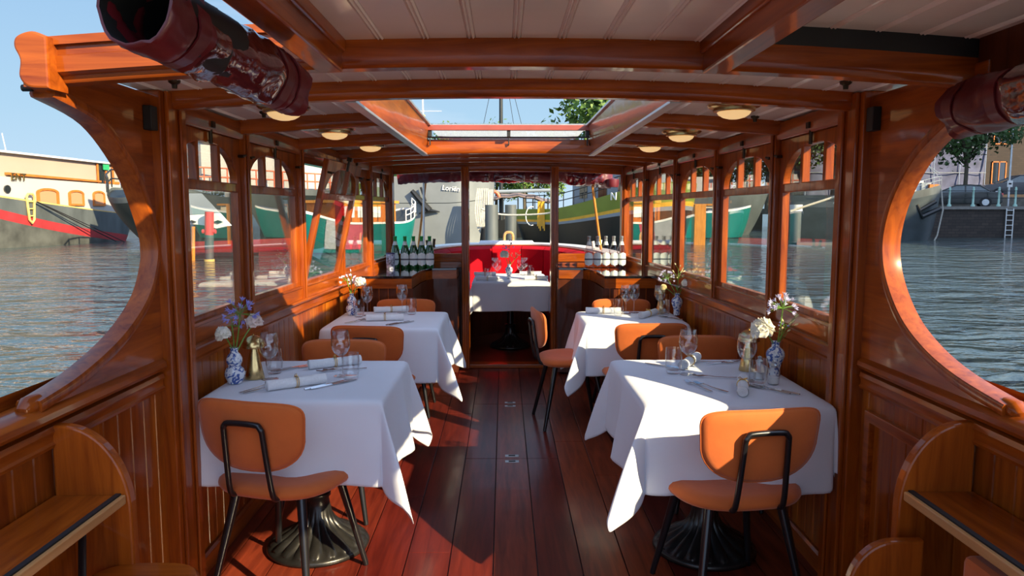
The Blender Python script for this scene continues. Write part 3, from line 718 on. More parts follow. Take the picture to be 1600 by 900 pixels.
WG = [(-1.012, 3.03, 'left front table beside the brass lamp'), (-.728, 3.09, 'left front table near the aisle'), (-.955, 4.93, 'second left table beside the vase'), (-.735, 5.04, 'second left table near the aisle'),
      (.755, 3.10, 'right front table near the aisle'), (.968, 2.985, 'right front table in front of the brass lamp'), (.865, 5.04, 'second right table, right one of the aisle pair'), (.80, 4.98, 'second right table, left one of the aisle pair'), (1.03, 4.97, 'second right table beside the lamp'),
      (-.10, 7.62, 'far table, left of the flowers at the front'), (.14, 7.62, 'far table, right of the flowers at the front'), (-.13, 7.98, 'far table, left of the flowers at the back'), (.19, 7.98, 'far table, right of the flowers at the back')]
for x, y, nm in WG: place(wgp, uw, (x, y, ZT), 0, 'empty stemmed wine glass on the %s' % nm, 'wine glass', 'wine glasses on the tables')
TU = [(-1.03, 3.15, 'left front table behind the wine glass by the lamp'), (-.675, 3.03, 'left front table near the aisle'), (-1.0, 4.87, 'second left table beside the vase'), (-.665, 4.98, 'second left table near the aisle'),
      (.70, 3.13, 'right front table near the aisle'), (.985, 2.89, 'right front table beside the jars'), (.74, 4.92, 'second right table nearest the aisle'), (1.035, 4.86, 'second right table in front of the lamp'),
      (-.20, 7.58, 'far table at the front left'), (.245, 7.64, 'far table at the front right'), (.25, 8.05, 'far table at the back right')]
for x, y, nm in TU: place(tup, ut, (x, y, ZT), 0, 'clear water tumbler on the %s' % nm, 'tumbler', 'water tumblers on the tables')
# glass jars (salt and pepper)
def jar(x, y, lab):
    t = thing('glass_jar', lab, 'jar', (x, y, ZT), 0, 'glass jars on the right front table')
    b = MB(); b.lathe([(0, .0), (.02, 0), (.0235, .004), (.024, .04), (.021, .058), (.013, .066), (.012, .07), (.0, .07)], 20); b.build('body', WGLASS, t, smooth=True)
    b = MB(); b.lathe([(0, .003), (.0195, .003), (.021, .03), (.0, .031)], 16); b.build('contents', WHITE, t, smooth=True)
    b = MB(); b.lathe([(.014, .07), (.016, .078), (.006, .085), (.0085, .094), (0, .10)], 16); b.build('stopper', ALU, t, smooth=True)
jar(1.035, 3.02, 'small glass jar with steel knob, left one beside the right front vase'); jar(1.062, 2.93, 'small glass jar with steel knob, right one beside the right front vase')
# napkins ------------------------------------------------------------------------
def napkin():
    t = thing('napkin_roll', '', 'napkin')
    b = MB(); Lh = .118; rr = .021; n = 26
    rows = []
    for i in range(9):
        x = -Lh + 2 * Lh * i / 8; k = 1 + .05 * math.cos(i * 1.7); k *= .90 if i == 4 else 1
        rows.append([(x, rr * k * math.cos(2 * PI * j / n), .0205 + rr * k * .97 * math.sin(2 * PI * j / n)) for j in range(n)])
    b.grid(rows, closed=True)
    for x, sg in ((-Lh, -1), (Lh, 1)):     # spiral ends
        sp = []
        for j in range(60):
            a = j * .32; r_ = rr * (1 - j / 62); sp.append((x + sg * .001, r_ * math.cos(a), .0205 + r_ * math.sin(a)))
        b.tube(sp, .0016, 5)
        b.add([(x - sg * .003, rr * .97 * math.cos(2 * PI * j / n), .0205 + rr * .95 * math.sin(2 * PI * j / n)) for j in range(n)], [tuple(range(n))])
    b.build('cloth_roll', NAPK, t, smooth=True)
    b = MB()
    for dx in (-.004, .004):
        b.tube([(dx, .0222 * math.cos(2 * PI * j / 24), .0208 + .0222 * math.sin(2 * PI * j / 24)) for j in range(24)], .0016, 6, closed=True)
    for sg in (-1, 1):
        b.tube([(0, 0, .043), (sg * .006, sg * .012, .050), (0, sg * .018, .048), (-sg * .004, sg * .008, .044), (0, 0, .043)], .0014, 6)
    b.build('ring', GOLD, t, smooth=True)
    return t
nap = napkin(); un = [0]
NP = [(-.865, 2.90, R(34), 'left front table, nearest the viewer'), (-.80, 3.29, R(30), 'left front table, farther one'), (-.80, 4.70, R(8), 'second left table, nearer one'), (-.82, 5.10, R(14), 'second left table, farther one'),
      (.905, 2.83, R(72), 'right front table, nearest the viewer'), (.815, 3.30, R(60), 'right front table, behind the tumbler'), (.65, 5.02, R(-3), 'second right table, lying along the aisle side'), (.93, 4.86, R(55), 'second right table, pointing at the viewer'),
      (-.20, 7.42, 0, 'far table, front left'), (-.24, 8.02, 0, 'far table, back left'), (.26, 8.10, R(-4), 'far table, back right'), (.30, 7.52, R(-4), 'far table, front right')]
for x, y, rz, nm in NP: place(nap, un, (x, y, ZT), rz, 'rolled white napkin with gold ring on the %s' % nm, 'napkin', 'rolled napkins on the tables')
# cutlery ------------------------------------------------------------------------------
def fork():
    b = MB()
    path = [(-.095, .0, .0035), (-.06, 0, .003), (0, 0, .0035), (.03, 0, .007), (.05, 0, .006)]; wds = [.0062, .0055, .0035, .0032, .010]
    rows = [[(x, -w, z), (x, -w * .5, z + .0012), (x, w * .5, z + .0012), (x, w, z), (x, 0, z - .0012)] for (x, _, z), w in zip(path, wds)]
    b.grid(rows, closed=True); b.add(rows[0], [(0, 1, 2, 3, 4)])
    for k in range(4):
        y = -.0088 + .00587 * k; b.tube([(.048, y, .006), (.07, y, .0035), (.095, y * .9, .008)], [.0022, .0018, .0011], 6)
    return b.build('fork', STEEL, smooth=True)
def knife():
    b = MB(); path = [(-.105, .004), (-.095, .0065), (-.04, .0052), (-.005, .0042), (.0, .0065), (.05, .0082), (.09, .0078), (.108, .001)]
    rows = [[(x, -w, .003), (x, 0, .003 + (.004 if x < -.003 else .0012)), (x, w, .003), (x, 0, .0008)] for x, w in path]
    b.grid(rows, closed=True); return b.build('knife', STEEL, smooth=True)
fk, kn = fork(), knife(); uf, uk = [0], [0]
FK = [(-1.012, 2.88, R(62), 'left one left of the near napkin on the left front table'), (-.985, 2.865, R(54), 'right one left of the near napkin on the left front table'), (-.765, 3.20, R(200), 'nearer one beside the far napkin on the left front table'), (-.74, 3.22, R(194), 'farther one beside the far napkin on the left front table'),
      (-.985, 4.66, R(60), 'left one on the second left table'), (-.955, 4.665, R(56), 'right one on the second left table'),
      (.745, 2.885, R(108), 'left one of the near pair on the right front table'), (.79, 2.87, R(118), 'right one of the near pair on the right front table'), (.935, 3.36, R(340), 'left one of the far pair on the right front table'), (.985, 3.345, R(20), 'right one of the far pair on the right front table'),
      (.86, 3.05, R(170), 'beside the near napkin behind the forks on the right front table')]
for x, y, rz, nm in FK: place(fk, uf, (x, y, ZT), rz, 'steel fork, %s' % nm, 'fork', 'forks on the tables')
KN = [(-.755, 2.93, R(52), 'left one right of the near napkin on the left front table'), (-.728, 2.935, R(48), 'right one right of the near napkin on the left front table'), (-.985, 3.26, R(48), 'left one beyond the lamp on the left front table'), (-.955, 3.255, R(44), 'right one beyond the lamp on the left front table'),
      (-.70, 4.58, R(55), 'left one on the second left table'), (-.675, 4.58, R(52), 'right one on the second left table'), (1.0, 2.84, R(128), 'left one near the wall on the right front table'), (1.035, 2.83, R(126), 'right one near the wall on the right front table'),
      (.70, 3.27, R(140), 'far left corner of the right front table'), (1.06, 4.78, R(125), 'beside the tumbler on the second right table')]
for x, y, rz, nm in KN: place(kn, uk, (x, y, ZT), rz, 'steel knife, %s' % nm, 'knife', 'knives on the tables')
# brass table lamps -------------------------------------------------------------------------
def tlamp(x, y, lab):
    t = thing('table_lamp', lab, 'lamp', (x, y, ZT), 0, 'brass mushroom table lamps')
    b = MB(); b.lathe([(0, 0), (.039, 0), (.040, .003), (.030, .05), (.0185, .11), (.012, .142), (0, .142)], 32); b.build('base', BRASS, t, smooth=True)
    b = MB(); p = [(.046, .132)] + [(.0465 * math.cos(a), .136 + .046 * math.sin(a)) for a in [PI / 2 * k / 8 for k in range(8)]] + [(.003, .183), (.004, .188), (0, .19)]
    b.lathe(p, 32); b.build('lamp_shade', BRASS, t, smooth=True)
tlamp(-1.085, 3.06, 'brass mushroom-shaped table lamp on the left front table'); tlamp(1.045, 3.19, 'brass mushroom-shaped table lamp on the right front table'); tlamp(1.06, 5.06, 'brass mushroom-shaped table lamp on the second right table')
# vases and flowers --------------------------------------------------------------------------
def vase(x, y, kind, lab, sc=1):
    b = MB()
    if kind == 'gourd': p = [(0, 0), (.026, 0), (.029, .004), (.031, .012), (.039, .028), (.0405, .042), (.036, .058), (.025, .070), (.026, .078), (.0315, .090), (.0315, .104), (.025, .118), (.016, .128), (.0145, .14), (.018, .147), (.015, .147), (.011, .138), (0, .11)]
    else: p = [(0, 0), (.022, 0), (.0235, .006), (.021, .03), (.024, .045), (.034, .07), (.0395, .09), (.037, .104), (.028, .116), (.0175, .124), (.0165, .14), (.0205, .148), (.017, .148), (.013, .138), (0, .12)]
    b.lathe([(r * sc, z * sc) for r, z in p], 32); o = b.build('vase', PORC, smooth=True, auto=70); o.location = (x, y, ZT)
    return tag(o, lab, 'vase', 'blue and white vases')
def peony(base, head, r, lab, mat=PETW, seed=1):
    rn = random.Random(seed); t = thing('peony', lab, 'flower', base)
    h = Vector(head) - Vector(base); m = h * .5 + Vector((0, 0, .01))
    b = MB(); b.tube(cr_spline([(0, 0, 0), m, h], 5), .0028, 6); b.build('stem', GRN, t, smooth=True)
    b = MB()
    for k in range(46):
        el = rn.uniform(-.25, 1.35); az = rn.uniform(0, 2 * PI); rad = r * rn.uniform(.55, 1.0)
        d = Vector((math.cos(az) * math.cos(el), math.sin(az) * math.cos(el), math.sin(el) * .8)); u = d.cross(Vector((0, 0, 1))).normalized(); v = u.cross(d).normalized()
        c = h + d * rad * .55; s_ = r * rn.uniform(.32, .5)
        rows = []
        for i in range(5):
            rows.append([c + u * s_ * (j / 2 - 1) * math.sin(PI * (.18 + .7 * i / 4)) + v * s_ * (i / 2 - .9) + d * (.25 * s_ * ((j / 2 - 1) ** 2 + (i / 2 - 1) ** 2) + rn.uniform(-.06, .06) * s_) for j in range(5)])
        b.grid(rows)
    o = b.build('bloom', mat, t, smooth=True); o.modifiers.new('s', 'SOLIDIFY').thickness = .0008
    return t
def agapanthus(base, head, r, lab, mat=PETB, seed=1, n=26):
    rn = random.Random(seed); t = thing('agapanthus', lab, 'flower', base)
    h = Vector(head) - Vector(base)
    b = MB(); b.tube(cr_spline([(0, 0, 0), h * .5 + Vector((.003, 0, 0)), h], 5), .0026, 6)
    f = MB()
    for k in range(n):
        z = rn.uniform(-.45, 1); a = rn.uniform(0, 2 * PI); q = math.sqrt(1 - z * z); d = Vector((q * math.cos(a), q * math.sin(a), z)); e_ = h + d * r * rn.uniform(.72, 1)
        b.tube([h, h + (e_ - h) * .5 + Vector((0, 0, .002)), e_], .0009, 4)
        u = d.cross(Vector((.3, .2, 1))).normalized(); v = u.cross(d)
        for j in range(5):
            aa = 2 * PI * j / 5; w = u * math.cos(aa) + v * math.sin(aa); w2 = u * math.cos(aa + .5) + v * math.sin(aa + .5); w3 = u * math.cos(aa - .5) + v * math.sin(aa - .5)
            L_ = r * .30
            f.add([e_, e_ + d * L_ * .6 + w2 * L_ * .3, e_ + d * L_ + w * L_ * .62, e_ + d * L_ * .6 + w3 * L_ * .3], [(0, 1, 2, 3)])
    b.build('stem', GRN, t, smooth=True); f.build('florets', mat, t).modifiers.new('s', 'SOLIDIFY').thickness = .0006
    return t
def sprig(base, head, lab, mat=PETY, seed=1, name='bud_sprig', spread=.03):
    rn = random.Random(seed); t = thing(name, lab, 'flower', base); h = Vector(head) - Vector(base)
    b = MB(); f = MB(); b.tube(cr_spline([(0, 0, 0), h * .55 + Vector((0, 0, .004)), h], 4), .002, 6)
    for k in range(12):
        p = h * rn.uniform(.55, 1); e_ = p + Vector((rn.uniform(-1, 1) * spread, rn.uniform(-1, 1) * spread, rn.uniform(.2, 1.1) * spread))
        b.tube([p, e_], .001, 4); d = (e_ - p).normalized()
        f.tube([e_ - d * .004, e_ + d * .004, e_ + d * .012, e_ + d * .02], [.001, .0045, .004, .0006], 6)
    for k in range(3):
        a = rn.uniform(0, 6.28); d = Vector((math.cos(a), math.sin(a), 1.3)).normalized(); u = d.cross(Vector((0, 0, 1))).normalized()
        b.add([h * .2, h * .2 + d * .03 + u * .006, h * .2 + d * .06, h * .2 + d * .03 - u * .006], [(0, 1, 2, 3)])
    b.build('stem', GRN, t, smooth=True); f.build('buds', mat, t, smooth=True); return t
vase(-1.135, 2.97, 'gourd', 'blue and white double-gourd porcelain vase on the left front table')
vb = Vector((-1.135, 2.97, ZT + .12))
peony(vb, vb + Vector((-.028, -.03, .085)), .043, 'white peony in the left front vase', seed=2)
agapanthus(vb + Vector((.004, 0, 0)), vb + Vector((.03, .0, .165)), .062, 'violet agapanthus rising from the left front vase', seed=3)
agapanthus(vb + Vector((-.002, .004, 0)), vb + Vector((-.008, .01, .115)), .036, 'small violet agapanthus, lower one in the left front vase', seed=4, n=9)
peony(vb + Vector((.006, .004, 0)), vb + Vector((.075, .035, .125)), .045, 'faded pinkish white bloom leaning right in the left front vase', mat=pbr('blush_petals', (.78, .62, .55), .6), seed=5)
vase(-1.065, 4.96, 'gourd', 'blue and white double-gourd porcelain vase on the second left table')
vb = Vector((-1.065, 4.96, ZT + .12))
peony(vb, vb + Vector((.065, -.02, .10)), .052, 'white peony in the vase on the second left table', seed=6)
agapanthus(vb + Vector((-.002, 0, 0)), vb + Vector((-.03, 0, .115)), .045, 'pale lilac agapanthus in the vase on the second left table', mat=PETL, seed=7, n=18)
sprig(vb + Vector((0, .004, 0)), vb + Vector((.0, .01, .15)), 'pale sprig in the vase on the second left table', mat=PETL, seed=8)
vase(1.125, 3.085, 'bal', 'blue and white baluster vase on the right front table')
vb = Vector((1.125, 3.085, ZT + .12))
peony(vb, vb + Vector((-.075, -.04, .085)), .062, 'large white peony leaning left in the right front vase', seed=9)
agapanthus(vb + Vector((.003, 0, 0)), vb + Vector((.02, -.01, .17)), .056, 'pale lilac agapanthus rising from the right front vase', mat=PETL, seed=10, n=34)
sprig(vb + Vector((.005, .004, 0)), vb + Vector((.05, .0, .10)), 'cream bud sprig leaning right in the right front vase', seed=11, spread=.04)
agapanthus(vb + Vector((.001, -.005, 0)), vb + Vector((.02, -.03, .105)), .022, 'small violet floret low in the right front vase', seed=12, n=5)
vase(1.137, 4.93, 'bal', 'blue and white baluster vase on the second right table')
vb = Vector((1.137, 4.93, ZT + .12))
agapanthus(vb, vb + Vector((-.07, 0, .13)), .05, 'lilac agapanthus leaning left in the vase on the second right table', mat=PETL, seed=13)
sprig(vb + Vector((.002, 0, 0)), vb + Vector((.01, .02, .19)), 'tall cream bud sprig in the vase on the second right table', seed=14, spread=.05)
peony(vb + Vector((.004, 0, 0)), vb + Vector((.05, -.02, .095)), .042, 'cream rose in the vase on the second right table', seed=15)
peony(vb + Vector((-.004, 0, 0)), vb + Vector((-.10, -.03, .07)), .03, 'small yellowish bloom hanging left in the vase on the second right table', mat=PETY, seed=16)
vase(.02, 7.66, 'bal', 'blue and white vase on the far table', sc=1.0)
vb = Vector((.02, 7.66, ZT + .12))
peony(vb, vb + Vector((-.05, -.02, .13)), .062, 'white peony on the far table', seed=17)
sprig(vb + Vector((.003, 0, 0)), vb + Vector((.09, 0, .12)), 'cream bud sprig on the far table', seed=18, spread=.06)
agapanthus(vb + Vector((.0, .004, 0)), vb + Vector((.005, 0, .21)), .07, 'violet agapanthus on the far table', seed=19, n=14)

# floor latches
for y0 in (4.213, 5.44):
    for dy, w in ((-.055, 'nearer'), (.045, 'farther')):
        y = y0 + dy; t = thing('floor_latch', 'recessed steel floor latch, %s one at the %s plank joint' % (w, 'near' if y0 < 5 else 'far'), 'latch', (.012, y, 0), 0, 'flush floor latches')
        b = MB(); b.box(-.04, .04, -.018, .018, 0, .002); b.build('plate', ALU, t, bevel=.001)
        b = MB(); b.box(-.02, .02, -.010, .010, .002, .003); b.build('slot', BLKRUB, t)

# bulwark lockers near the stern -----------------------------------------------
def locker(s, nm):
    t = thing('bulwark_shelf', 'mahogany bulwark shelf with rounded end panel and pale nosing on the %s' % nm, 'shelf', (0, 0, 0))
    Y = 1.93; xw = 1.235; d = .20; r = .20
    pts = [(xw, 0), (xw, .885)] + [(xw - .02 - (d - .02) * math.sin(a), .885 - .24 * (1 - math.cos(a))) for a in [PI / 2 * k / 14 for k in range(15)]] + [(xw - d, 0)]
    M = Matrix(((s, 0, 0, 0), (0, 0, 1, Y), (0, 1, 0, 0), (0, 0, 0, 1)))
    plate('end_panel', [pts], .035, WY, t, bev=.006, matrix=M)
    def bb(x0, x1, *r_): q = sorted((s * x0, s * x1)); return MB().box(q[0], q[1], *r_)
    bb(1.055, xw, .2, Y - .02, .675, .695).build('shelf_board', WY, t)
    bb(1.045, 1.058, .2, Y - .02, .672, .697).build('nosing', WLT, t, bevel=.003)
    bb(1.058, 1.072, .2, Y - .02, .695, .700).build('rubber_strip', BLKRUB, t)
    bb(1.19, 1.20, .2, Y - .02, .05, .67).build('back_board', WPL, t)
locker(-1, 'left'); locker(1, 'right')
# stool by the left shelf
t = thing('wooden_stool', 'low wooden stool with black metal strut in the lower left corner', 'stool', (-.98, 1.78, 0))
b = MB(); n = 32
b.grid([[(superell(2 * PI * k / n, 3)[0] * .15 * rr, superell(2 * PI * k / n, 3)[1] * .15 * rr, z) for k in range(n)] for rr, z in ((0, .50), (.95, .50), (1, .49), (1, .475), (.95, .465), (0, .465))], closed=True); b.build('seat', WX, t, smooth=True)
for sx in (-1, 1):
    for sy in (-1, 1):
        b = MB(); b.tube([(sx * .10, sy * .10, .466), (sx * .13, sy * .13, 0)], .012, 10); b.build('leg', BLK, t, smooth=True)
b = MB(); b.tube([(-.12, .0, .49), (-.17, .10, .60)], .010, 10); b.build('strut', BLK, t, smooth=True)
# low bench end at the lower right with an orange cushion
t = thing('stern_bench', 'low mahogany bench with curved end and orange cushion in the lower right corner', 'bench', (0, 0, 0))
pts = [(1.06, 0), (1.06, .595), (.99, .595)] + [(.99 - .125 * math.sin(a), .595 - .14 * (1 - math.cos(a))) for a in [PI / 2 * k / 12 for k in range(1, 13)]] + [(.865, 0)]
plate('end_panel', [pts], .03, WY, t, bev=.006, matrix=Matrix(((1, 0, 0, 0), (0, 0, 1, 1.84), (0, 1, 0, 0), (0, 0, 0, 1))))
b = MB(); b.box(.87, 1.20, .6, 1.82, .41, .43); b.build('seat_board', WY, t)
b = MB(); b.box(.855, .87, .6, 1.82, .40, .435); b.build('nosing', WLT, t, bevel=.003)
b = MB(); b.box(1.075, 1.20, .9, 1.70, .435, .625); b.build('cushion', VELV, t, bevel=.02)
# ============================================================ sofa, coaming rim, cockpit
def ell(a, ax, ay, y0=6.95): return (ax * math.copysign(abs(math.cos(a)) ** .85, math.cos(a)), y0 + ay * abs(math.sin(a)) ** .85)
t = thing('curved_sofa', 'curved red velvet sofa around the far table', 'sofa', (0, 0, 0))
n = 9; seg = 60
for c in range(n):
    a0 = PI * (c + .012) / n; a1 = PI * (c + .988) / n; b = MB(); rows = []
    for i in range(9):
        a = a0 + (a1 - a0) * i / 8; bul = .02 * math.sin(PI * i / 8)
        (xo, yo), (xi, yi) = ell(a, .93, 2.42), ell(a, .80 - bul, 2.20 - bul)
        rows.append([(xo, yo, .40), (xo, yo, 1.0), ((xo + xi) / 2, (yo + yi) / 2, 1.02), (xi, yi, .985), (xi, yi, .94), (xi, yi, .42)])
    b.grid(rows); b.add(rows[0], [tuple(range(6))]); b.add(rows[-1], [tuple(range(6))])
    b.build('backrest', REDV, t, smooth=True, auto=60)
b = MB(); rows = []
for i in range(41):
    a = PI * i / 40; (xo, yo), (xi, yi) = ell(a, .84, 2.25), ell(a, .46, 1.75)
    rows.append([(xo, yo, .44), (xi, yi, .45), (xi - .0, yi, .43), (xi, yi, .36), (xo, yo, .36)])
b.grid(rows); b.build('seat', REDV, t, smooth=True)
b = MB(); rows = []
for i in range(41):
    a = PI * i / 40; (xo, yo), (xi, yi) = ell(a, .80, 2.2), ell(a, .50, 1.8)
    rows.append([(xi, yi, .36), (xi, yi, .0)])
b.grid(rows); b.build('base', WDK, t)
def ring_trim(ax0, ay0, ax1, ay1, z0, z1, mat, name):
    b = MB(); rows = []
    for i in range(49):
        a = PI * i / 48; (xo, yo), (xi, yi) = ell(a, ax0, ay0), ell(a, ax1, ay1)
        rows.append([(xo, yo, z0), (xo, yo, z1), (xi, yi, z1), (xi, yi, z0)])
    b.grid(rows, closed=True); return struct(b.build(trim_name(), mat, smooth=True, auto=35))
ring_trim(.965, 2.47, .90, 2.38, 1.005, 1.028, WX, 'wood')
ring_trim(1.16, 2.9, .965, 2.47, -.3, 1.04, WHITE, 'rim')
t = thing('folded_cloth', 'folded pale grey cloth lying on the white rim behind the sofa', 'cloth', (-.01, 9.50, 1.04))
b = MB(); b.box(-.34, .36, -.06, .07, .0, .02); b.box(-.33, .35, -.055, .065, .02, .032); b.build('folds', CLOTH, t, bevel=.006)
t = thing('mooring_bitt', 'small pale wooden arch bitt on the bow rim', 'bitt', (.03, 9.70, 1.04))
b = MB(); b.tube(cr_spline([(-.055, 0, 0), (-.055, 0, .09), (-.03, 0, .13), (.03, 0, .13), (.055, 0, .09), (.055, 0, 0)], 5), .018, 10); b.build('arch', WLT, t, smooth=True)
for x, y, lab in ((-.86, 8.35, 'small dark mooring cleat on the left rim'), (.98, 8.0, 'small pale mooring cleat on the right rim')):
    t = thing('mooring_cleat', lab, 'cleat', (x, y, 1.04))
    b = MB(); b.tube([(-.03, 0, 0), (-.04, 0, .05), (-.045, 0, .085)], .016, 8); b.tube([(.03, 0, 0), (.035, 0, .06), (.04, 0, .10)], .016, 8); b.box(-.05, .05, -.03, .03, 0, .012)
    b.build('casting', DBRZ if x < 0 else WHITE, t, smooth=True)
# awning poles and rolled curtains of the fore-deck --------------------------------
def awn_pole(p0, p1, r_, mat, lab):
    o = MB().tube([p0, p1], r_, 12).build('awning_pole', mat, smooth=True); return tag(o, lab, 'pole', 'awning poles over the fore-deck')
awn_pole(at(653, 392, 8.3), at(665, 285, 8.3), .012, WTK, 'leaning wooden awning pole at the left of the fore-deck')
awn_pole(at(662, 392, 8.2), at(662, 284, 8.2), .012, ALU, 'upright grey steel awning pole at the left of the fore-deck')
awn_pole(at(940, 398, 7.9), at(925, 285, 7.9), .014, WTK, 'leaning wooden awning pole at the right of the fore-deck')
def roll(p0, p1, r0, label, name='rolled_curtain', seed=1, straps=(.2, .5, .85), film=True, hollow=False, sag=0, n=28, m=46):
    rn = random.Random(seed); p0 = Vector(p0); p1 = Vector(p1); ax = (p1 - p0); Lg = ax.length; ax.normalize()
    u = Vector((0, 0, 1)); u = (u - ax * u.dot(ax)).normalized(); w = ax.cross(u)
    t = thing(name, label, 'curtain', p0)
    def R_(i, k, off=0):
        f = i / m; a = 2 * PI * k / n
        nz_ = noise.noise(Vector((f * Lg * 7 + seed * 9, math.cos(a) * 1.2, math.sin(a) * 1.2))) * .26 + noise.noise(Vector((f * Lg * 26, math.cos(a + f * 3) * 2.2, math.sin(a) * 2.2 + seed))) * .14
        st = 0
        for s_ in straps: st = max(st, math.exp(-((f - s_) * Lg / .02) ** 2))
        rr = r0 * (1 + nz_ * (1 - st)) * (1 - .16 * st) + off
        c = p0 + ax * (f * Lg) - Vector((0, 0, sag * math.sin(PI * f))) - p0
        return c + (u * math.cos(a) + w * math.sin(a)) * rr
    b = MB(); rows = [[R_(i, k) for k in range(n)] for i in range(m + 1)]; b.grid(rows, closed=True)
    for i in range(m + 1): pass
    if not hollow: b.add(rows[0], [tuple(range(n))])
    b.add(rows[-1], [tuple(range(n))])
    if hollow:
        b.grid([rows[0], [R_(0, k) - (R_(0, k)) * .08 for k in range(n)]], closed=True)
        b.grid([[R_(0, k) * .92 for k in range(n)], [R_(0, k) * .92 + ax * .25 for k in range(n)]], closed=True, mi=2)
        b.add([R_(0, k) * .92 + ax * .25 for k in range(n)], [tuple(range(n))], 2)
    # film panels: the windows of the curtain show on the outside of the roll
    me_rows = len(b.f)
    o = b.build('roll', [BURG, BURP, BLKRUB], t, smooth=True, auto=80)
    if film:
        for p in o.data.polygons:
            f = (Vector(p.center)).dot(ax) / Lg
            if p.material_index != 2 and .22 < f < .82 and not any(abs(f - s_) * Lg < .03 for s_ in straps): p.material_index = 1
    for s_ in straps:
        i0 = s_ * m; b = MB(); rows = []
        for df, off in ((-.018, .001), (-.018, .005), (.018, .005), (.018, .001)):
            rows.append([R_(min(max(i0 + df / Lg * m, 0), m), k, off + .0) for k in range(n)])
        b.grid(rows, closed=True); b.build('strap', BURG, t, smooth=True)
    return t
roll((-.615, 1.20, 1.772), (-.535, 1.73, 1.735), .066, 'rolled burgundy curtain hanging under the roof at the upper left, hollow end towards the viewer', seed=3, straps=(.18, .80, .93), hollow=True)
roll((1.20, 1.0, 1.735), (1.17, 1.96, 1.715), .068, 'rolled burgundy curtain above the right stern opening', seed=5, straps=(.45, .62, .80, .96))
t1 = roll(at(622, 274, 7.9), at(722, 268, 7.9), .095, 'rolled burgundy awning at the far left behind the bulkhead window', name='rolled_awning', seed=7, straps=(.35,), film=False)
roll(at(728, 271, 8.3), at(864, 275, 8.3), .085, 'rolled burgundy awning above the far doorway', name='rolled_awning', seed=8, straps=(.3, .7), film=True)
roll(at(866, 272, 7.9), at(955, 283, 7.9), .085, 'rolled burgundy awning at the far right behind the bulkhead window', name='rolled_awning', seed=9, straps=(.6,), film=True)
b = MB(); b.box(-1.0, 1.05, 7.0, 8.6, 1.875, 1.895); tag(b.build('awning_roof', BURG), 'flat burgundy awning canvas over the fore-deck', 'awning')
b = MB(); b.lathe([(0, -.05), (.06, -.05), (.07, -.02), (.07, .03), (.0, .05)], 18, c=tuple(at(957, 285, 7.8)))
tag(b.build('rolled_cloth', BURG, smooth=True), 'end of a burgundy cloth roll at the far right post', 'cloth')
#@@OUTSIDE
# ============================================================ THE CANAL AND WHAT FLOATS ON IT
ZW = -.05
def water():
    m, N, L, o = new_mat('canal_water')
    b = N.new('ShaderNodeBsdfPrincipled'); L.new(b.outputs[0], o.inputs[0]); tc = N.new('ShaderNodeTexCoord')
    b.inputs['Base Color'].default_value = (.045, .070, .070, 1); b.inputs['Roughness'].default_value = .06; b.inputs['IOR'].default_value = 1.5; b.inputs['Specular IOR Level'].default_value = .8
    prev = None
    for sc, dist, st, rot in (((.55, 1.0, 1), .30, .9, .5), ((1.7, 2.6, 1), .10, .9, -.3), ((5, 7, 1), .025, .8, .2)):
        mp = N.new('ShaderNodeMapping'); mp.inputs['Scale'].default_value = sc; mp.inputs['Rotation'].default_value = (0, 0, rot); L.new(tc.outputs['Object'], mp.inputs[0])
        n = N.new('ShaderNodeTexNoise'); n.inputs['Scale'].default_value = 1; n.inputs['Detail'].default_value = 3; n.inputs['Distortion'].default_value = .8; L.new(mp.outputs[0], n.inputs[0])
        bm = N.new('ShaderNodeBump'); bm.inputs['Strength'].default_value = st; bm.inputs['Distance'].default_value = dist; L.new(n.outputs[0], bm.inputs['Height'])
        if prev: L.new(prev.outputs[0], bm.inputs['Normal'])
        prev = bm
    L.new(prev.outputs[0], b.inputs['Normal'])
    return m
WATER = water()
b = MB(); b.box(-260, 260, -120, 400, ZW - .4, ZW); tag(b.build('canal_water', WATER), 'rippled canal water around the boats', 'water', kind='stuff')
HG = pbr('weathered_grey_hull', (.085, .10, .105), .5, noise_amt=.35, nscale=1.2, scale=(1, 1, .35))
HGL = pbr('lower_hull_grey', (.07, .075, .07), .65, noise_amt=.45, nscale=1.6)
def px_of(v):
    d = Vector(v) - CAMP; return 800 + F * d.dot(_rt) / d.dot(_fw), 450 - F * d.dot(_up) / d.dot(_fw)
def on_hull(pt, px, py):
    best = None
    for sd in (min((-1, 1), key=lambda q: (pt(.5, .9, q) - CAMP).length),):
        for i in range(240):
            for j in range(1, 49):
                v = pt(i / 240, j / 48, sd); a, c_ = px_of(v); e_ = (a - px) ** 2 + (c_ - py) ** 2 + .002 * (v - CAMP).length
                if best is None or e_ < best[0]: best = (e_, v, sd)
    return best[1]
HD = pbr('dark_hull', (.018, .023, .024), .4, noise_amt=.3, nscale=.9)
HBK = pbr('black_hull', (.010, .011, .012), .35, noise_amt=.3, nscale=1)
HRED = pbr('red_boot_stripe', (.34, .03, .035), .5, noise_amt=.18, nscale=1.5)
HTEAL = pbr('teal_hull', (.003, .13, .12), .4, noise_amt=.15, nscale=1.2)
HTW = pbr('grey_pattern', (.30, .32, .34), .5); HPK = pbr('pink_pattern', (.38, .06, .09), .5)
HLG = pbr('light_grey_hull', (.19, .21, .22), .5, noise_amt=.12, nscale=1.0)
HOL = pbr('olive_green_hull', (.16, .22, .025), .35, noise_amt=.12, nscale=1.2)
YEL = pbr('ochre_stripe', (.72, .38, .03), .4); OCH = pbr('ochre_rope', (.62, .42, .14), .8)
WSHIP = pbr('white_ship_paint', (.44, .42, .40), .5, noise_amt=.04, nscale=.8)
BEIG = pbr('beige_awning', (.38, .30, .24), .7, noise_amt=.04, nscale=.8)
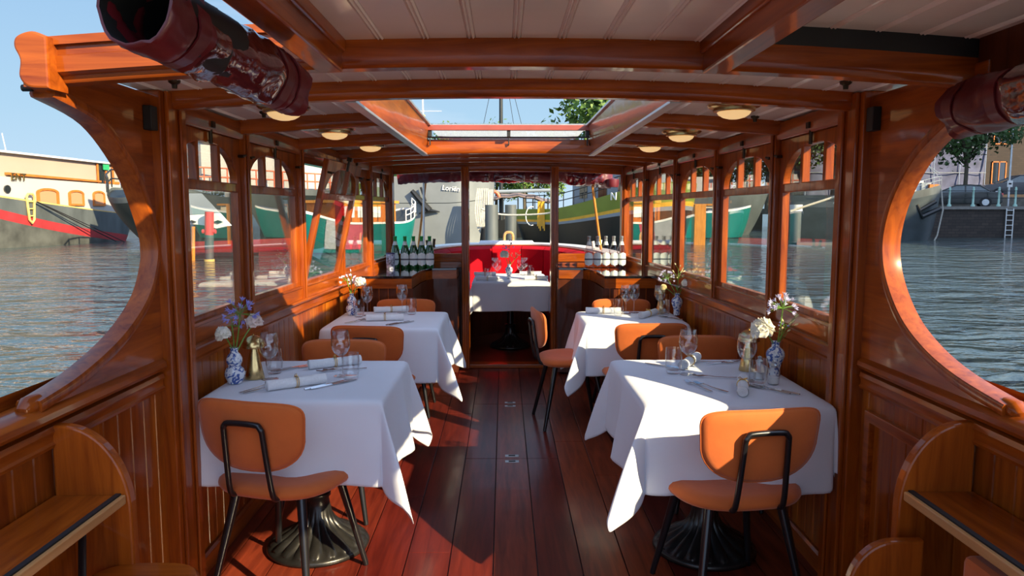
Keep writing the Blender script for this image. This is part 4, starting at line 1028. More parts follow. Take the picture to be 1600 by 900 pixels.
ORW = pbr('orange_varnish', (.52, .15, .025), .4, noise_amt=.2, nscale=4)
CUR = pbr('peach_curtain', (.46, .23, .12), .8, noise_amt=.2, nscale=9, scale=(8, 8, .6))
DWIN = pbr('dark_window', (.02, .025, .03), .05, coat=1)
RAILR = pbr('red_lead_rail', (.55, .13, .06), .5)
ROPE = pbr('pale_rope', (.48, .46, .40), .9, noise_amt=.2, nscale=20)
CREAMP = pbr('cream_cabin', (.72, .62, .45), .5, noise_amt=.05)
GREY = pbr('grey_superstructure', (.22, .26, .30), .5, noise_amt=.1, nscale=1)
BOLL = pbr('green_painted_post', (.35, .55, .46), .5)
REDP = pbr('red_post', (.62, .035, .04), .4)
def hull(t, bow, stern, beam, sheer, bands, zw=ZW, rake=.10, bowf=.28, sternf=.16, n=40, deck=None, tumble=.82):
    ev = lambda f, q: min(1, max(0, f(q))) if callable(f) else f
    """lofted hull; bands = [(fraction0, fraction1, material, part name)]; sheer(t) = height of the rail"""
    bow = Vector(bow).to_3d(); stern = Vector(stern).to_3d(); ax = stern - bow; Lg = ax.length; ax.normalize(); w = Vector((-ax.y, ax.x, 0))
    def half(q):
        if q < bowf: return beam / 2 * math.sqrt(max(0, 1 - (1 - q / bowf) ** 2.1))
        if q > 1 - sternf: return beam / 2 * math.sqrt(max(0, 1 - ((q - 1 + sternf) / sternf) ** 2.4))
        return beam / 2
    def pt(q, v, side):
        qq = .5 + (q - .5) * (1 - rake * 2 * (1 - v) ** 1.5)
        h = half(q) * (tumble + (1 - tumble) * v ** .7)
        z = zw - .12 + (sheer(q) - zw + .12) * v
        return bow + ax * (qq * Lg) + w * (side * h) + Vector((0, 0, z))
    qs = [.5 - .5 * math.cos(PI * i / n) for i in range(n + 1)]
    for f0, f1, mat, nm in bands:
        b = MB(); k = max(2, int((ev(f1, .5) - ev(f0, .5)) * 12))
        rows = []
        for j in range(k + 1):
            vv = lambda q: ev(f0, q) + (ev(f1, q) - ev(f0, q)) * j / k
            rows.append([pt(q, vv(q), 1) for q in qs] + [pt(q, vv(q), -1) for q in reversed(qs[1:-1])])
        b.grid(rows, closed=True); b.build(nm, mat, t, smooth=True, auto=50)
    b = MB(); vs = [pt(q, .96, 1) for q in qs] + [pt(q, .96, -1) for q in qs]; m_ = n + 1
    b.add(vs, [(i, i + 1, m_ + i + 1, m_ + i) for i in range(n)]); b.build('deck', deck or HD, t)
    return pt, w
def arch_window(t, M, w, h, fm=ORW, pm=CUR, th=.10, rise=.25):
    """arched frame with a curtain behind the pane; local x,y in the wall plane"""
    def lp(w, h, r): return [(-w / 2, -h / 2), (w / 2, -h / 2)] + [(w / 2 * math.cos(a), h / 2 - r * h + r * h * math.sin(a)) for a in [PI * k / 12 for k in range(13)]]
    f = plate('window_frame', [lp(w, h, rise), lp(w * .78, h * .76, rise * .8)], th, fm, t, matrix=M)
    p = plate('pane', [lp(w * .80, h * .78, rise * .8)], .02, pm, None, matrix=None); p.parent = f
    return f
def face(o, right, up=Vector((0, 0, 1))):
    """matrix with local x along right, y up, z towards the viewer"""
    x = Vector(right).normalized(); y = Vector(up); z = x.cross(y)
    return Matrix(((x.x, y.x, z.x, o.x), (x.y, y.y, z.y, o.y), (x.z, y.z, z.z, o.z), (0, 0, 0, 1)))
def rails(t, pts, hts, mat=RAILR, r_=.02, name='railing'):
    b = MB()
    for h in hts: b.tube([Vector(p) + Vector((0, 0, h)) for p in pts], r_, 6)
    for p in pts: b.tube([p, Vector(p) + Vector((0, 0, hts[-1]))], r_, 6)
    b.build(name, mat, t, smooth=True)
# --- house barge at the far left -------------------------------------------------
t = thing('house_barge', 'white and grey house barge with red stripe and beige wheelhouse at the far left', 'boat')
A = Vector((-21.9, 20.0, 0)); B = Vector((-18.75, 39.2, 0)); d = (B - A).normalized(); wl = Vector((-d.y, d.x, 0))   # wl points away to the left
sh = lambda q: 1.33 + 2.1 * max(0, (.93 - q)) ** 1.15
sb0 = lambda q: min(.66, max(.04, .60 - 1.25 * (q - .505))); sb1 = lambda q: min(.82, max(.15, .77 - 1.12 * (q - .505)))
offc = wl * 2.3
pt, w_ = hull(t, A + offc, B + offc, 4.6, sh, [(0, sb0, HGL, 'lower_hull'), (sb0, sb1, HRED, 'red_stripe'), (sb1, .97, HG, 'upper_hull'), (.97, 1.0, OCH, 'rubbing_strake')], rake=.03, bowf=.12, sternf=.10, tumble=.94)
def sideM(f, z, out=.0):
    o = A + d * ((B - A).length * f) - wl * out; o.z = z; return face(o, d, Vector((0, 0, 1)))
# cabin: long white house with sloping foot, beige upper storey, white roof
b = MB(); Lg = (B - A).length
def slab(b, f0, f1, z0a, z0b, z1a, z1b, inn=.12, wd=4.2):
    vs = []
    for f, z0, z1 in ((f0, z0a, z1a), (f1, z0b, z1b)):
        for k in (inn, inn + wd):
            for z in (z0, z1): p = A + d * (Lg * f) + wl * k; vs.append((p.x, p.y, z))
    b.add(vs, [(0, 1, 3, 2), (4, 6, 7, 5), (0, 4, 5, 1), (2, 3, 7, 6), (1, 5, 7, 3), (0, 2, 6, 4)])
slab(b, .02, .905, 1.9, 1.20, 3.0, 2.75); b.build('cabin', WSHIP, t)
b = MB(); slab(b, .02, .905, 3.0, 2.70, 4.0, 3.72, .25, 3.9); b.build('upper_storey', BEIG, t)
b = MB(); slab(b, .0, .92, 3.97, 3.72, 4.05, 3.80, .05, 4.3); b.build('roof', WHITE, t)
b = MB(); slab(b, .55, .83, 2.93, 2.83, 3.03, 2.91, .08, .2); slab(b, .845, .905, 2.80, 2.78, 2.92, 2.90, .20, .1); b.build('wooden_rail', ORW, t)
for f, w, nm in ((.825, .10, 'post'), (.855, .09, 'post'), (.88, .10, 'post'), (.838, .5, 'open_door')):
    b = MB(); M = sideM(f, 3.22, -.2 if nm == 'post' else -.24)
    b.box(-w / 2, w / 2, -.5, .5, 0, .04, M=M); b.build(nm, ORW if nm == 'post' else DWIN, t)
b = MB(); b.box(-.22, .18, .22, .48, .02, .06, M=sideM(.852, 3.22, -.15)); b.build('green_blind', pbr('green_blind', (.02, .32, .12), .6), t)
for f, w, h in ((.655, 1.25, .78), (.742, .95, .72), (.818, .80, .72)):
    arch_window(t, sideM(f, 2.06, -.10), w, h)
for f in (.545, ):
    M = sideM(f, 2.35, -.1); b = MB(); b.add([M @ Vector((.16 * math.cos(a), .16 * math.sin(a), z)) for z in (0, .05) for a in [2 * PI * k / 16 for k in range(16)]], [tuple(range(16, 32))] + [(k, (k + 1) % 16, 16 + (k + 1) % 16, 16 + k) for k in range(16)]); b.build('porthole', DWIN, t)
text('lettering', 'ENT', .42, GOLD, sideM(.555, 2.72, -.05), t, ext=.01)
M = sideM(.598, 1.55, .04); b = MB()
b.tube([M @ Vector(p) for p in ((-.2, .5, 0), (-.12, .62, 0), (.12, .62, 0), (.2, .5, 0), (.13, -.45, 0), (0, -.6, 0), (-.13, -.45, 0))], .05, 8, closed=True)
for k in range(3): b.tube([M @ Vector((-.17, .3 - .3 * k, 0)), M @ Vector((.17, .3 - .3 * k, 0))], .03, 6)
b.build('rope_fender', OCH, t, smooth=True)
b = MB(); b.tube([M @ Vector((.2, .3, .1)), M @ Vector((4.6, -1.55, .4))], .025, 5); b.tube([M @ Vector((.25, .3, .1)), M @ Vector((5.2, -1.6, .4))], .02, 5); b.build('mooring_line', BLKRUB, t)
b = MB(); b.tube([sideM(.60, 3.95, -1) @ Vector((0, 0, 0)), sideM(.60, 4.7, -1) @ Vector((-.15, 0, 0))], .02, 6); b.build('aerial', WHITE, t)
# --- big dark ship seen through the left windows ----------------------------------
t = thing('cargo_ship', 'large dark-hulled ship with white superstructure behind the left windows', 'boat')
shf = lambda q: 2.40 - .45 * max(0, (.10 - q) / .10)
pt2, _ = hull(t, (-14.5, 27.9), (-9.2, 36.8), 5.2, shf, [(0, .17, HRED, 'boot_stripe'), (.17, .90, HD, 'hull_side'), (.90, 1, HG, 'bulwark')], rake=.16, bowf=.30, sternf=.2, tumble=.55)
b = MB(); bow = Vector((-14.5, 27.9, 0)); ax = (Vector((-9.2, 36.8, 0)) - bow); Lg2 = ax.length; ax.normalize(); wv = Vector((-ax.y, ax.x, 0))
M2 = Matrix(((ax.x, wv.x, 0, bow.x), (ax.y, wv.y, 0, bow.y), (0, 0, 1, 0), (0, 0, 0, 1)))
b.box(2.2, 9.4, -2.0, 2.0, 2.2, 4.0, M=M2); b.build('superstructure', WSHIP, t)
b = MB(); b.box(2.6, 8.4, -1.6, 1.6, 4.0, 5.1, M=M2); b.build('wheelhouse', WSHIP, t)
b = MB(); b.box(2.2, 8.8, -2.0, 2.0, 5.1, 5.22, M=M2); b.build('wheelhouse_roof', HD, t)
for i in range(4): b = MB(); b.box(3.0 + i * 1.15, 3.8 + i * 1.15, -1.64, -1.6, 4.25, 4.85, M=M2); b.build('window', DWIN, t)
rails(t, [pt2(q, 1, -1) for q in [.01 + .045 * i for i in range(20)]], (.35, .7), RAILR, .03)
rails(t, [pt2(q, 1, 1) for q in (.01, .05, .1, .16, .22)], (.35, .7), HD, .03)
b = MB(); M_ = M2; b.tube([M_ @ Vector((3.2, -1.8, 2.3)), M_ @ Vector((2.5, -2.0, 4.6))], .06, 8); b.tube([M_ @ Vector((2.5, -2.0, 4.6)), M_ @ Vector((1.2, -2.6, 5.4))], .05, 8); b.box(2.2, 3.0, -2.3, -1.9, 4.3, 4.9, M=M_); b.build('davit', RAILR, t)
# --- floating mooring stage with red posts ---------------------------------------
t = thing('mooring_stage', 'white mooring stage with two red posts behind the first left window', 'jetty')
def pb(px, py, Y): return at(px, py, Y)
Yd = 22.5
b = MB(); o = [at(262, 341, Yd), at(270, 335, Yd), at(292, 336, Yd), at(318, 335, Yd), at(338, 333, Yd), at(356, 353, Yd), at(338, 357, Yd), at(318, 352, Yd), at(300, 350, Yd), at(284, 352, Yd), at(262, 356, Yd)]
b.add([p + Vector((0, dy, 0)) for dy in (0, .35) for p in o], [tuple(range(11)), tuple(range(21, 10, -1))] + [(k, (k + 1) % 11, 11 + (k + 1) % 11, 11 + k) for k in range(11)]); b.build('white_board', WHITE, t)
for px in (300, 341):
    b = MB(); c = at(px, 346.5, Yd - .02); b.add([c + Vector((x, dy, z)) for dy in (-.03, .0) for x, z in ((-.14, 0), (0, .05), (.14, 0), (0, -.05))], [(0, 1, 2, 3), (4, 7, 6, 5), (0, 4, 5, 1), (1, 5, 6, 2), (2, 6, 7, 3), (3, 7, 4, 0)]); b.build('diamond_emblem', BLKRUB, t)
for px in (273, 327):
    p0 = at(px, 331, Yd - .25); p1 = at(px, 367, Yd - .25); p2 = at(px, 405, Yd - .25)
    b = MB(); b.tube([p0, p1], .13, 16); b.tube([p1 + Vector((-.2, 0, .1)), p1 + Vector((.2, 0, .1))], .07, 8); b.build('red_post', REDP, t, smooth=True)
    b = MB(); b.tube([p1, p2], .13, 16); b.build('grey_pile', HG, t, smooth=True); b = MB(); b.tube([p2, p2 - Vector((0, 0, .07))], .15, 16); b.build('yellow_band', OCH, t)
b = MB()
for a, c in (((278, 354), (278, 408)), ((302, 354), (302, 408)), ((278, 406), (302, 406))):
    b.tube([at(*a, Yd), at(*c, Yd)], .055, 8)
b.build('wooden_frame', WTK, t)
b = MB(); o = [at(268, 302, Yd + 1.2), at(315, 302, Yd + 1.2), at(345, 334, Yd + .4), at(262, 336, Yd + .4)]; b.add(o + [p + Vector((0, .08, -.03)) for p in o], [(0, 1, 2, 3), (7, 6, 5, 4), (0, 4, 5, 1), (1, 5, 6, 2), (2, 6, 7, 3), (3, 7, 4, 0)]); b.build('sloping_roof', HLG, t)
b = MB(); b.box(at(262, 400, 24).x, at(380, 400, 24).x, 23.6, 25.5, ZW - .1, .03); b.build('pontoon', HD, t)
# --- teal boat on the left -----------------------------------------------------------
def teal_boat(label, bow, stern, beam, cabin_mat, name='canal_boat', deco=True, sh=lambda q: 1.05 + .45 * max(0, (.3 - q) / .3) ** 2 + .55 * max(0, (q - .7) / .3) ** 2):
    t = thing(name, label, 'boat')
    pt, w = hull(t, bow, stern, beam, sh, [(0, .10, HBK, 'waterline_band'), (.10, .94, HTEAL, 'hull_side'), (.94, 1, WHITE, 'rub_rail')], rake=.06, bowf=.35, sternf=.28, tumble=.80)
    bow = Vector(bow).to_3d(); ax = Vector(stern).to_3d() - bow; Lg = ax.length; ax.normalize(); wv = Vector((-ax.y, ax.x, 0))
    M = Matrix(((ax.x, wv.x, 0, bow.x), (ax.y, wv.y, 0, bow.y), (0, 0, 1, 0), (0, 0, 0, 1)))
    b = MB(); h = beam * .36; b.box(Lg * .2, Lg * .72, -h, h, .9, 1.75, M=M); b.build('cabin', cabin_mat, t)
    b = MB(); b.box(Lg * .18, Lg * .74, -h - .08, h + .08, 1.75, 1.85, M=M); b.build('cabin_roof', WTK, t)
    for f in (.24, .36, .48):
        for sd in (-1, 1):
            bb_ = MB(); bb_.box(Lg * f, Lg * (f + .09), sd * h - .02, sd * h + .02, 1.22, 1.62, M=M); bb_.build('window', DWIN if cabin_mat is CREAMP else WHITE, t)
    rails(t, [pt(q, 1, -1) for q in (.76, .82, .88, .94, .99)], (.22, .42), WHITE, .022)
    return t, pt, M, Lg
t, pt3, M3, L3 = teal_boat('teal canal boat with wooden cabin and pink patterned bow behind the left windows', (-7.25, 26.0), (-4.05, 30.6), 2.4, ORW)
for f0, f1, mt, nm in ((.10, .22, HTW, 'grey_panel'), (.22, .36, HPK, 'pink_panel')):
    b = MB(); rows = [[pt3(f0 + (f1 - f0) * i / 6 - (.04 * (1 - v)), v, -1) + (Vector((.02, -.02, 0))) for i in range(7)] for v in (.2, .4, .6, .8, .93)]; b.grid(rows); b.build(nm, mt, t, smooth=True)
b = MB()
for k in range(6): b.box(L3 * (.22 + .08 * k), L3 * (.222 + .08 * k), -.90, -.885, .95, 1.7, M=M3)
b.build('cabin_seams', BLKRUB, t)
# --- grey ship Lorien -------------------------------------------------------------------
t = thing('grey_ship', 'big pale grey ship bow with white name lettering and anchor, ahead on the left', 'boat')
ptL, _ = hull(t, (-.55, 34.2), (-6.0, 35.1), 5.2, lambda q: 2.95 + .3 * max(0, (.3 - q) / .3) ** 2, [(0, .035, OCH, 'waterline'), (.035, .625, HLG, 'lower_side'), (.625, .635, HD, 'weld_line'), (.635, 1, HLG, 'upper_side')], rake=.02, bowf=.20, sternf=.05, tumble=.92)
b = MB(); pa = on_hull(ptL, 655, 312) + Vector((0, -.1, 0)); b.tube([pa + Vector((-.3, 0, .35)), pa + Vector((0, -.05, 0)), pa + Vector((.45, -.08, -.5))], [.10, .12, .16], 8); b.tube([pa + Vector((.0, -.1, -.62)), pa + Vector((.45, -.1, -.5)), pa + Vector((.9, -.1, -.55))], [.03, .10, .02], 8); b.tube([pa + Vector((.1, -.1, .5)), pa + Vector((.3, -.12, -.1))], .05, 6); b.build('anchor', HBK, t, smooth=True)
p = on_hull(ptL, 690, 297); p2 = on_hull(ptL, 716, 300); dr = (p2 - p); dr.z = 0; dr.normalize(); dr.z = -.10; text('name_lettering', 'Loriën', .30, WHITE, face(p + Vector((0, -.045, 0)), dr.normalized(), Vector((.10, 0, 1)).normalized()), t, ext=.01, shear=.1)
b = MB(); pr = at(752, 300, 31)
for k in range(7): b.tube(cr_spline([pr + Vector((-.15 + .07 * k, -.1, .15)), pr + Vector((-.25 + .09 * k, -.2, -.8)), pr + Vector((-.1 + .06 * k, -.2, -1.6 - .1 * (k % 3))), pr + Vector((.0 + .07 * k, -.2, -.9)), pr + Vector((.1 + .06 * k, 0, .1))], 5), .03, 5)
b.build('hanging_ropes', ROPE, t, smooth=True)
b = MB(); b.lathe([(0, -.75), (.2, -.6), (.26, 0), (.2, .5), (0, .6)], 12, c=(pr.x + .2, pr.y - .3, .25)); b.build('fender', BLKRUB, t, smooth=True)
for px, lab in ((768, 'thick grey mooring pile beside the grey ship bow'), (798, 'dark grey mooring pile in the middle distance')):
    Yp = 29 if px < 780 else 33; c = at(px, 320, Yp); o = MB().tube([(c.x, Yp, ZW - .3), (c.x, Yp, c.z)], .26, 16).build('mooring_pile', HG, smooth=True); tag(o, lab, 'pile', 'mooring piles ahead')
r_ = cr_spline([at(752, 326, 30), at(770, 333, 30), at(800, 336, 30), at(850, 334, 29.5), at(872, 329, 29)], 6)
tag(MB().tube(r_, .035, 6).build('mooring_rope', ROPE, smooth=True), 'pale slack mooring rope slung between the grey ship and the green ship', 'rope')
# --- canopied barge in the distance --------------------------------------------------------
t = thing('sailing_barge', 'dark barge with sagging brown deck canopy and tall mast in the far middle', 'boat')
hull(t, (-2.4, 42.6), (4.4, 43.8), 3.0, lambda q: .95, [(0, 1, HBK, 'hull_side')])
b = MB(); a0 = at(757, 312, 42); rows = []
for i in range(9):
    rows.append([Vector((a0.x + (at(862, 312, 42).x - a0.x) * i / 8, 41.9 + .6 * j, 2.0 + .55 * math.sin(PI * (.12 + .8 * i / 8)) - .08 * (i % 2) - .1 * abs(j - 2))) for j in range(5)])
b.grid(rows); b.build('canopy', pbr('brown_canopy', (.20, .15, .14), .8, noise_amt=.3), t).modifiers.new('s', 'SOLIDIFY').thickness = .05
for i in range(5): x = a0.x + .2 + i * .85; MB().tube([(x, 42, .9), (x, 42, 2.2)], .04, 6).build('canopy_post', HD, t)
c = at(783, 300, 43.2); b = MB(); b.tube([(c.x, 43.2, .9), (c.x, 43.2, 12)], [.13, .09], 10); b.build('mast', HD, t, smooth=True)
b = MB()
for dx in (-2.2, 1.6, 2.6): b.tube([(c.x, 43.2, 11), (c.x + dx, 43.2 + dx * .1, 1)], .014, 4)
b.build('stays', BLKRUB, t)
b = MB(); bo = at(820, 297, 42); b.tube([at(760, 300, 42), at(868, 297, 42)], .10, 8); b.build('boom', GREY, t, smooth=True)
b = MB(); c = at(768, 308, 41.6); b.tube([c + Vector((.42 * math.cos(a), 0, .34 * math.sin(a))) for a in [PI * k / 10 for k in range(11)]], .10, 8); b.build('orange_lifebuoy', RAILR, t, smooth=True)
c = at(661, 200, 40); t = thing('signal_mast', 'thin white mast with crosstree and lantern seen through the skylight', 'mast', (c.x, 40, 0))
b = MB(); b.tube([(0, 0, 0), (0, 0, 11)], .045, 8); b.tube([(-.9, 0, 6.75), (1.0, 0, 6.75)], .015, 5); b.build('pole', WHITE, t, smooth=True)
b = MB(); b.lathe([(0, 6.35), (.12, 6.4), (.12, 6.55), (0, 6.6)], 10); b.build('lantern', OCH, t)
# --- green and black ship ---------------------------------------------------------------------
t = thing('green_ship', 'black ship with olive green band and ochre stripe behind the right bottles', 'boat')
shg = lambda q: 1.55 + 1.05 * max(0, 1 - q / .62) ** 1.25
ptG, _ = hull(t, (7.0, 28.4), (1.5, 36.6), 3.6, shg, [(0, .60, HBK, 'lower_hull'), (.60, .66, GREY, 'grey_strake'), (.66, .72, YEL, 'ochre_stripe'), (.72, 1, HOL, 'green_bulwark')], rake=.08, bowf=.25, sternf=.12, tumble=.92)
bowG = Vector((7.0, 28.4, 0)); axG = (Vector((1.5, 36.6, 0)) - bowG); LG = axG.length; axG.normalize(); wG = Vector((-axG.y, axG.x, 0)); MG = Matrix(((axG.x, wG.x, 0, bowG.x), (axG.y, wG.y, 0, bowG.y), (0, 0, 1, 0), (0, 0, 0, 1)))
b = MB(); b.box(1.6, 5.4, -1.25, 1.25, 1.6, 3.1, M=MG); b.build('deckhouse', GREY, t)
for k in range(3):
    for sd in (1, -1): b = MB(); b.box(2.0 + 1.2 * k, 2.5 + 1.2 * k, sd * 1.25 - .02, sd * 1.25 + .02, 2.0, 2.8, M=MG); b.build('door' if k % 2 else 'window', DWIN if k % 2 == 0 else WDK, t)
sideG = 1 if (ptG(.5, 1, 1) - CAMP).length < (ptG(.5, 1, -1) - CAMP).length else -1
rails(t, [ptG(q, 1, sideG) for q in [.05 + .07 * i for i in range(12)]], (.3, .6), HBK, .02)
g1, g2 = on_hull(ptG, 955, 313), on_hull(ptG, 972, 313); gd = g2 - g1; gd.z = 0; gd.normalize(); text('name_letter', 'N', .42, WHITE, face(g1 + Vector((-.05, -.12, 0)), gd), t, ext=.02)
b = MB(); c = on_hull(ptG, 845, 334) + Vector((0, -.05, 0))
for k in range(6): b.tube([c + Vector((-.12 + .05 * k, -.2, .55)), c + Vector((-.15 + .06 * k, -.22, -.55 - .1 * (k % 3)))], .03, 5)
b.build('yellow_rope_coil', YEL, t, smooth=True)
b = MB(); b.tube([c + Vector((-.42 + .26 * math.cos(a), -.2, -.1 + .42 * math.sin(a))) for a in [PI * .4 + PI * 1.2 * k / 10 for k in range(11)]], .022, 6); b.build('white_hose', WHITE, t, smooth=True)
# --- right side: teal boat standing in for a reflection, pilings, ships ------------------------------------------------------
teal_boat('added teal boat with cream cabin standing in for the reflection in the far right windows', (13.7, 41), (5.2, 42.4), 3.0, CREAMP, sh=lambda q: 1.45 + .35 * max(0, (.3 - q) / .3) ** 2)  # boat added in place of the left teal boat's reflection in the panes
c = at(1092, 350, 33); o = MB(); o.box(c.x - .26, c.x + .26, 32.8, 33.3, ZW - .3, 1.75); tag(o.build('timber_pile', WTK, bevel=.03), 'square brown timber pile in the water outside the third right window', 'pile')
def ship(label, bow, stern, beam, sheer, hullm, house=None, name='moored_barge', **k):
    t = thing(name, label, 'boat'); p_, w = hull(t, bow, stern, beam, sheer, [(0, .03, WHITE, 'waterline'), (.03, .86, hullm, 'hull_side'), (.86, 1, HG, 'bulwark')], **k)
    if house:
        bow = Vector(bow).to_3d(); ax = Vector(stern).to_3d() - bow; Lg = ax.length; ax.normalize(); wv = Vector((-ax.y, ax.x, 0)); M = Matrix(((ax.x, wv.x, 0, bow.x), (ax.y, wv.y, 0, bow.y), (0, 0, 1, 0), (0, 0, 0, 1)))
        f0, f1, z0, z1, mt = house; b = MB(); b.box(Lg * f0, Lg * f1, -beam * .36, beam * .36, z0, z1, M=M); b.build('deckhouse', mt, t)
        nn = int((f1 - f0) * Lg / 1.3)
        for k_ in range(nn):
            b = MB(); x = Lg * f0 + .4 + 1.3 * k_; 
            for sd in (-1, 1): b.box(x, x + .6, sd * beam * .36 - .02, sd * beam * .36 + .02, z0 + (z1 - z0) * .55, z1 - .15, M=M)
            b.build('window', DWIN, t)
    return t, p_
ship('grey ship with white deckhouse behind the second right window', (17.0, 47.5), (5.0, 49.5), 4.5, lambda q: 2.3 + .8 * max(0, (.3 - q) / .3) ** 2, HG, (.25, .85, 2.1, 3.6, WSHIP), tumble=.8)
DBG = pbr('blue_grey_hull', (.045, .058, .062), .4, noise_amt=.3, nscale=1.2)
t, pB = ship('long dark barge with its bow towards the quay wall on the right', (22.5, 38.0), (15.3, 41.6), 4.0, lambda q: 1.95 + .85 * max(0, (.5 - q) / .5) ** 1.5, DBG, (.5, .9, 1.9, 2.3, DBG), tumble=.8, rake=.05)
rails(t, [pB(q, 1, 1) for q in (.0, .02, .05, .1, .15, .2)], (.25, .45), GREY, .015)
b = MB(); pf = pB(0.0, .9, 1); b.tube([pf + Vector((0, -.05, .1)), pf + Vector((.12, -.1, -1)), pf + Vector((-.1, -.1, -2.3)), pf + Vector((-.3, -.1, -2.7))], .04, 6); b.build('mooring_line', ROPE, t, smooth=True)
b = MB(); pc_ = pB(.07, .62, 1) + Vector((0, -.1, 0)); sB = 1 if pB(.5, 1, 1).y < pB(.5, 1, -1).y else -1; pc_ = pB(.06, .62, sB) + Vector((0, -.12, 0))
b.tube([pc_ + Vector((-.55, 0, -.1)), pc_ + Vector((.25, 0, .35))], .10, 8); b.tube([pc_ + Vector((-.4, 0, -.4)), pc_ + Vector((.5, 0, .0))], .13, 8); b.tube([pc_ + Vector((-.7, 0, .2)), pc_ + Vector((-.3, 0, -.5))], .09, 8); b.build('anchor', HBK, t, smooth=True)
b = MB(); b.tube([pB(.02, 1, sB) + Vector((0, 0, .6)), pB(.35, 1, sB) + Vector((-2, 0, 4.5))], .02, 5); b.tube([pB(.03, 1, sB) + Vector((0, 0, .5)), pB(.35, 1, sB) + Vector((-1, 0, 4.8))], .02, 5); b.build('rigging', GREY, t)
for k in range(7):
    q = .05 + .045 * k; pk = pB(q, 1, 0); b = MB(); b.box(pk.x - .3, pk.x + .2, pk.y - .3, pk.y + .3, pk.z - .3, pk.z + .15 + .2 * (k % 3)); b.build('deck_crate', (ORW, GREY, WHITE)[k % 3], t)
# white pointed tarpaulin-like bow of a launch seen in the first right window
t = thing('mooring_pontoon', 'dark pontoon with pale pointed bow board and piles outside the first right window', 'jetty')
c = at(1243, 350, 34); b = MB(); b.tube([(c.x, 34, ZW - .3), (c.x, 34, 1.45)], .24, 14); b.build('grey_pile', HG, t, smooth=True)
b = MB(); b.tube([(c.x, 34, 1.45), (c.x, 34, 1.75)], .28, 14); b.build('pile_cap', WHITE, t, smooth=True)
b = MB(); o = [at(1306, 318, 31), at(1330, 290, 31), at(1345, 290, 31), at(1345, 321, 31)]; b.add(o + [p + Vector((0, .3, 0)) for p in o], [(0, 1, 2, 3), (7, 6, 5, 4), (0, 4, 5, 1), (1, 5, 6, 2), (2, 6, 7, 3), (3, 7, 4, 0)]); b.build('bow_board', CREAMP, t)
b = MB(); b.box(at(1240, 370, 33).x, at(1340, 370, 33).x, 32.6, 33.4, ZW - .1, .06); b.build('float', HG, t)
b = MB(); b.tube([at(1235, 330, 32), at(1340, 296, 31.2)], .05, 6); b.build('spar', CREAMP, t, smooth=True)
# --- quays -------------------------------------------------------------------------------------
def brick(name, c1, c2, mort, sc=1.0):
    m, N, L, o = new_mat(name); b = N.new('ShaderNodeBsdfPrincipled'); L.new(b.outputs[0], o.inputs[0]); tc = N.new('ShaderNodeTexCoord'); sp = N.new('ShaderNodeSeparateXYZ'); L.new(tc.outputs['Object'], sp.inputs[0])
    cb = N.new('ShaderNodeCombineXYZ'); a = N.new('ShaderNodeMath'); a.operation = 'ADD'; L.new(sp.outputs[0], a.inputs[0]); L.new(sp.outputs[1], a.inputs[1]); L.new(a.outputs[0], cb.inputs[0]); L.new(sp.outputs[2], cb.inputs[1])
    br = N.new('ShaderNodeTexBrick'); L.new(cb.outputs[0], br.inputs[0]); br.inputs['Scale'].default_value = sc; br.inputs['Color1'].default_value = (*c1, 1); br.inputs['Color2'].default_value = (*c2, 1); br.inputs['Mortar'].default_value = (*mort, 1); br.inputs['Mortar Size'].default_value = .012
    br.inputs['Brick Width'].default_value = .42; br.inputs['Row Height'].default_value = .16
    L.new(br.outputs[0], b.inputs['Base Color']); b.inputs['Roughness'].default_value = .85; return m
QB = brick('quay_brick', (.035, .028, .024), (.06, .045, .037), (.02, .02, .018))
BB = brick('brown_brick', (.030, .020, .016), (.042, .028, .022), (.022, .02, .018))
STONE = pbr('quay_coping', (.20, .19, .17), .8, noise_amt=.15)
PAVE = pbr('quay_paving', (.13, .12, .10), .9, noise_amt=.2)
t = thing('quay_wall', 'dark brick quay wall with stone coping on the right bank', 'quay wall')
b = MB(); b.box(21.5, 75, 41.6, 42.2, ZW - .3, 1.55); b.build('brickwork', QB, t)
b = MB(); b.box(21.5, 75, 41.5, 42.3, 1.55, 1.72); b.build('coping', STONE, t)
b = MB(); b.box(21.5, 75, 42.31, 75, 1.2, 1.66); b.build('street', PAVE, t)
t = thing('far_bank', 'low far bank with dark retaining wall beneath the distant trees', 'bank')
b = MB(); b.box(-60, 21.4, 61, 62, ZW - .3, 1.3); b.build('brickwork', QB, t); b = MB(); b.box(-60, 21.4, 62, 95, .9, 1.3); b.build('ground', PAVE, t)
t = thing('quay_ladder', 'white steel ladder on the quay wall at the right edge', 'ladder', (at(1578, 340, 41.4).x, 41.42, 0))
b = MB()
for x in (-.2, .2): b.tube([(x, 0, ZW), (x, 0, 1.6)], .03, 6)
for k in range(6): b.tube([(-.2, 0, .1 + .28 * k), (.2, 0, .1 + .28 * k)], .022, 6)
b.build('rails_and_rungs', WHITE, t, smooth=True)
bp_ = None
for i, px in enumerate((1483, 1520, 1560, 1586, 1625)):
    c = at(px, 320, 41.9)
    if bp_ is None:
        bp_ = thing('railing_post', '', 'post'); b = MB(); b.lathe([(0, 0), (.11, 0), (.11, .08), (.06, .14), (.05, .9), (.075, .94), (.05, .98), (.06, 1.06), (0, 1.12)], 12); b.build('casting', BOLL, bp_, smooth=True); o = bp_
    else: o = copy_tree(bp_)
    o.location = (c.x, 41.9, 1.72); o['label'] = 'pale green cast-iron railing post on the quay, %s from the left' % ('first', 'second', 'third', 'fourth', 'fifth')[i]; o['group'] = 'railing posts on the quay'
b = MB(); b.tube([(22, 41.9, 2.6), (75, 41.9, 2.6)], .02, 5); b.tube([(22, 41.9, 2.2), (75, 41.9, 2.2)], .02, 5); tag(b.build('railing_bar', BLKRUB), 'thin horizontal railing bars between the pale green quay posts', 'railing')
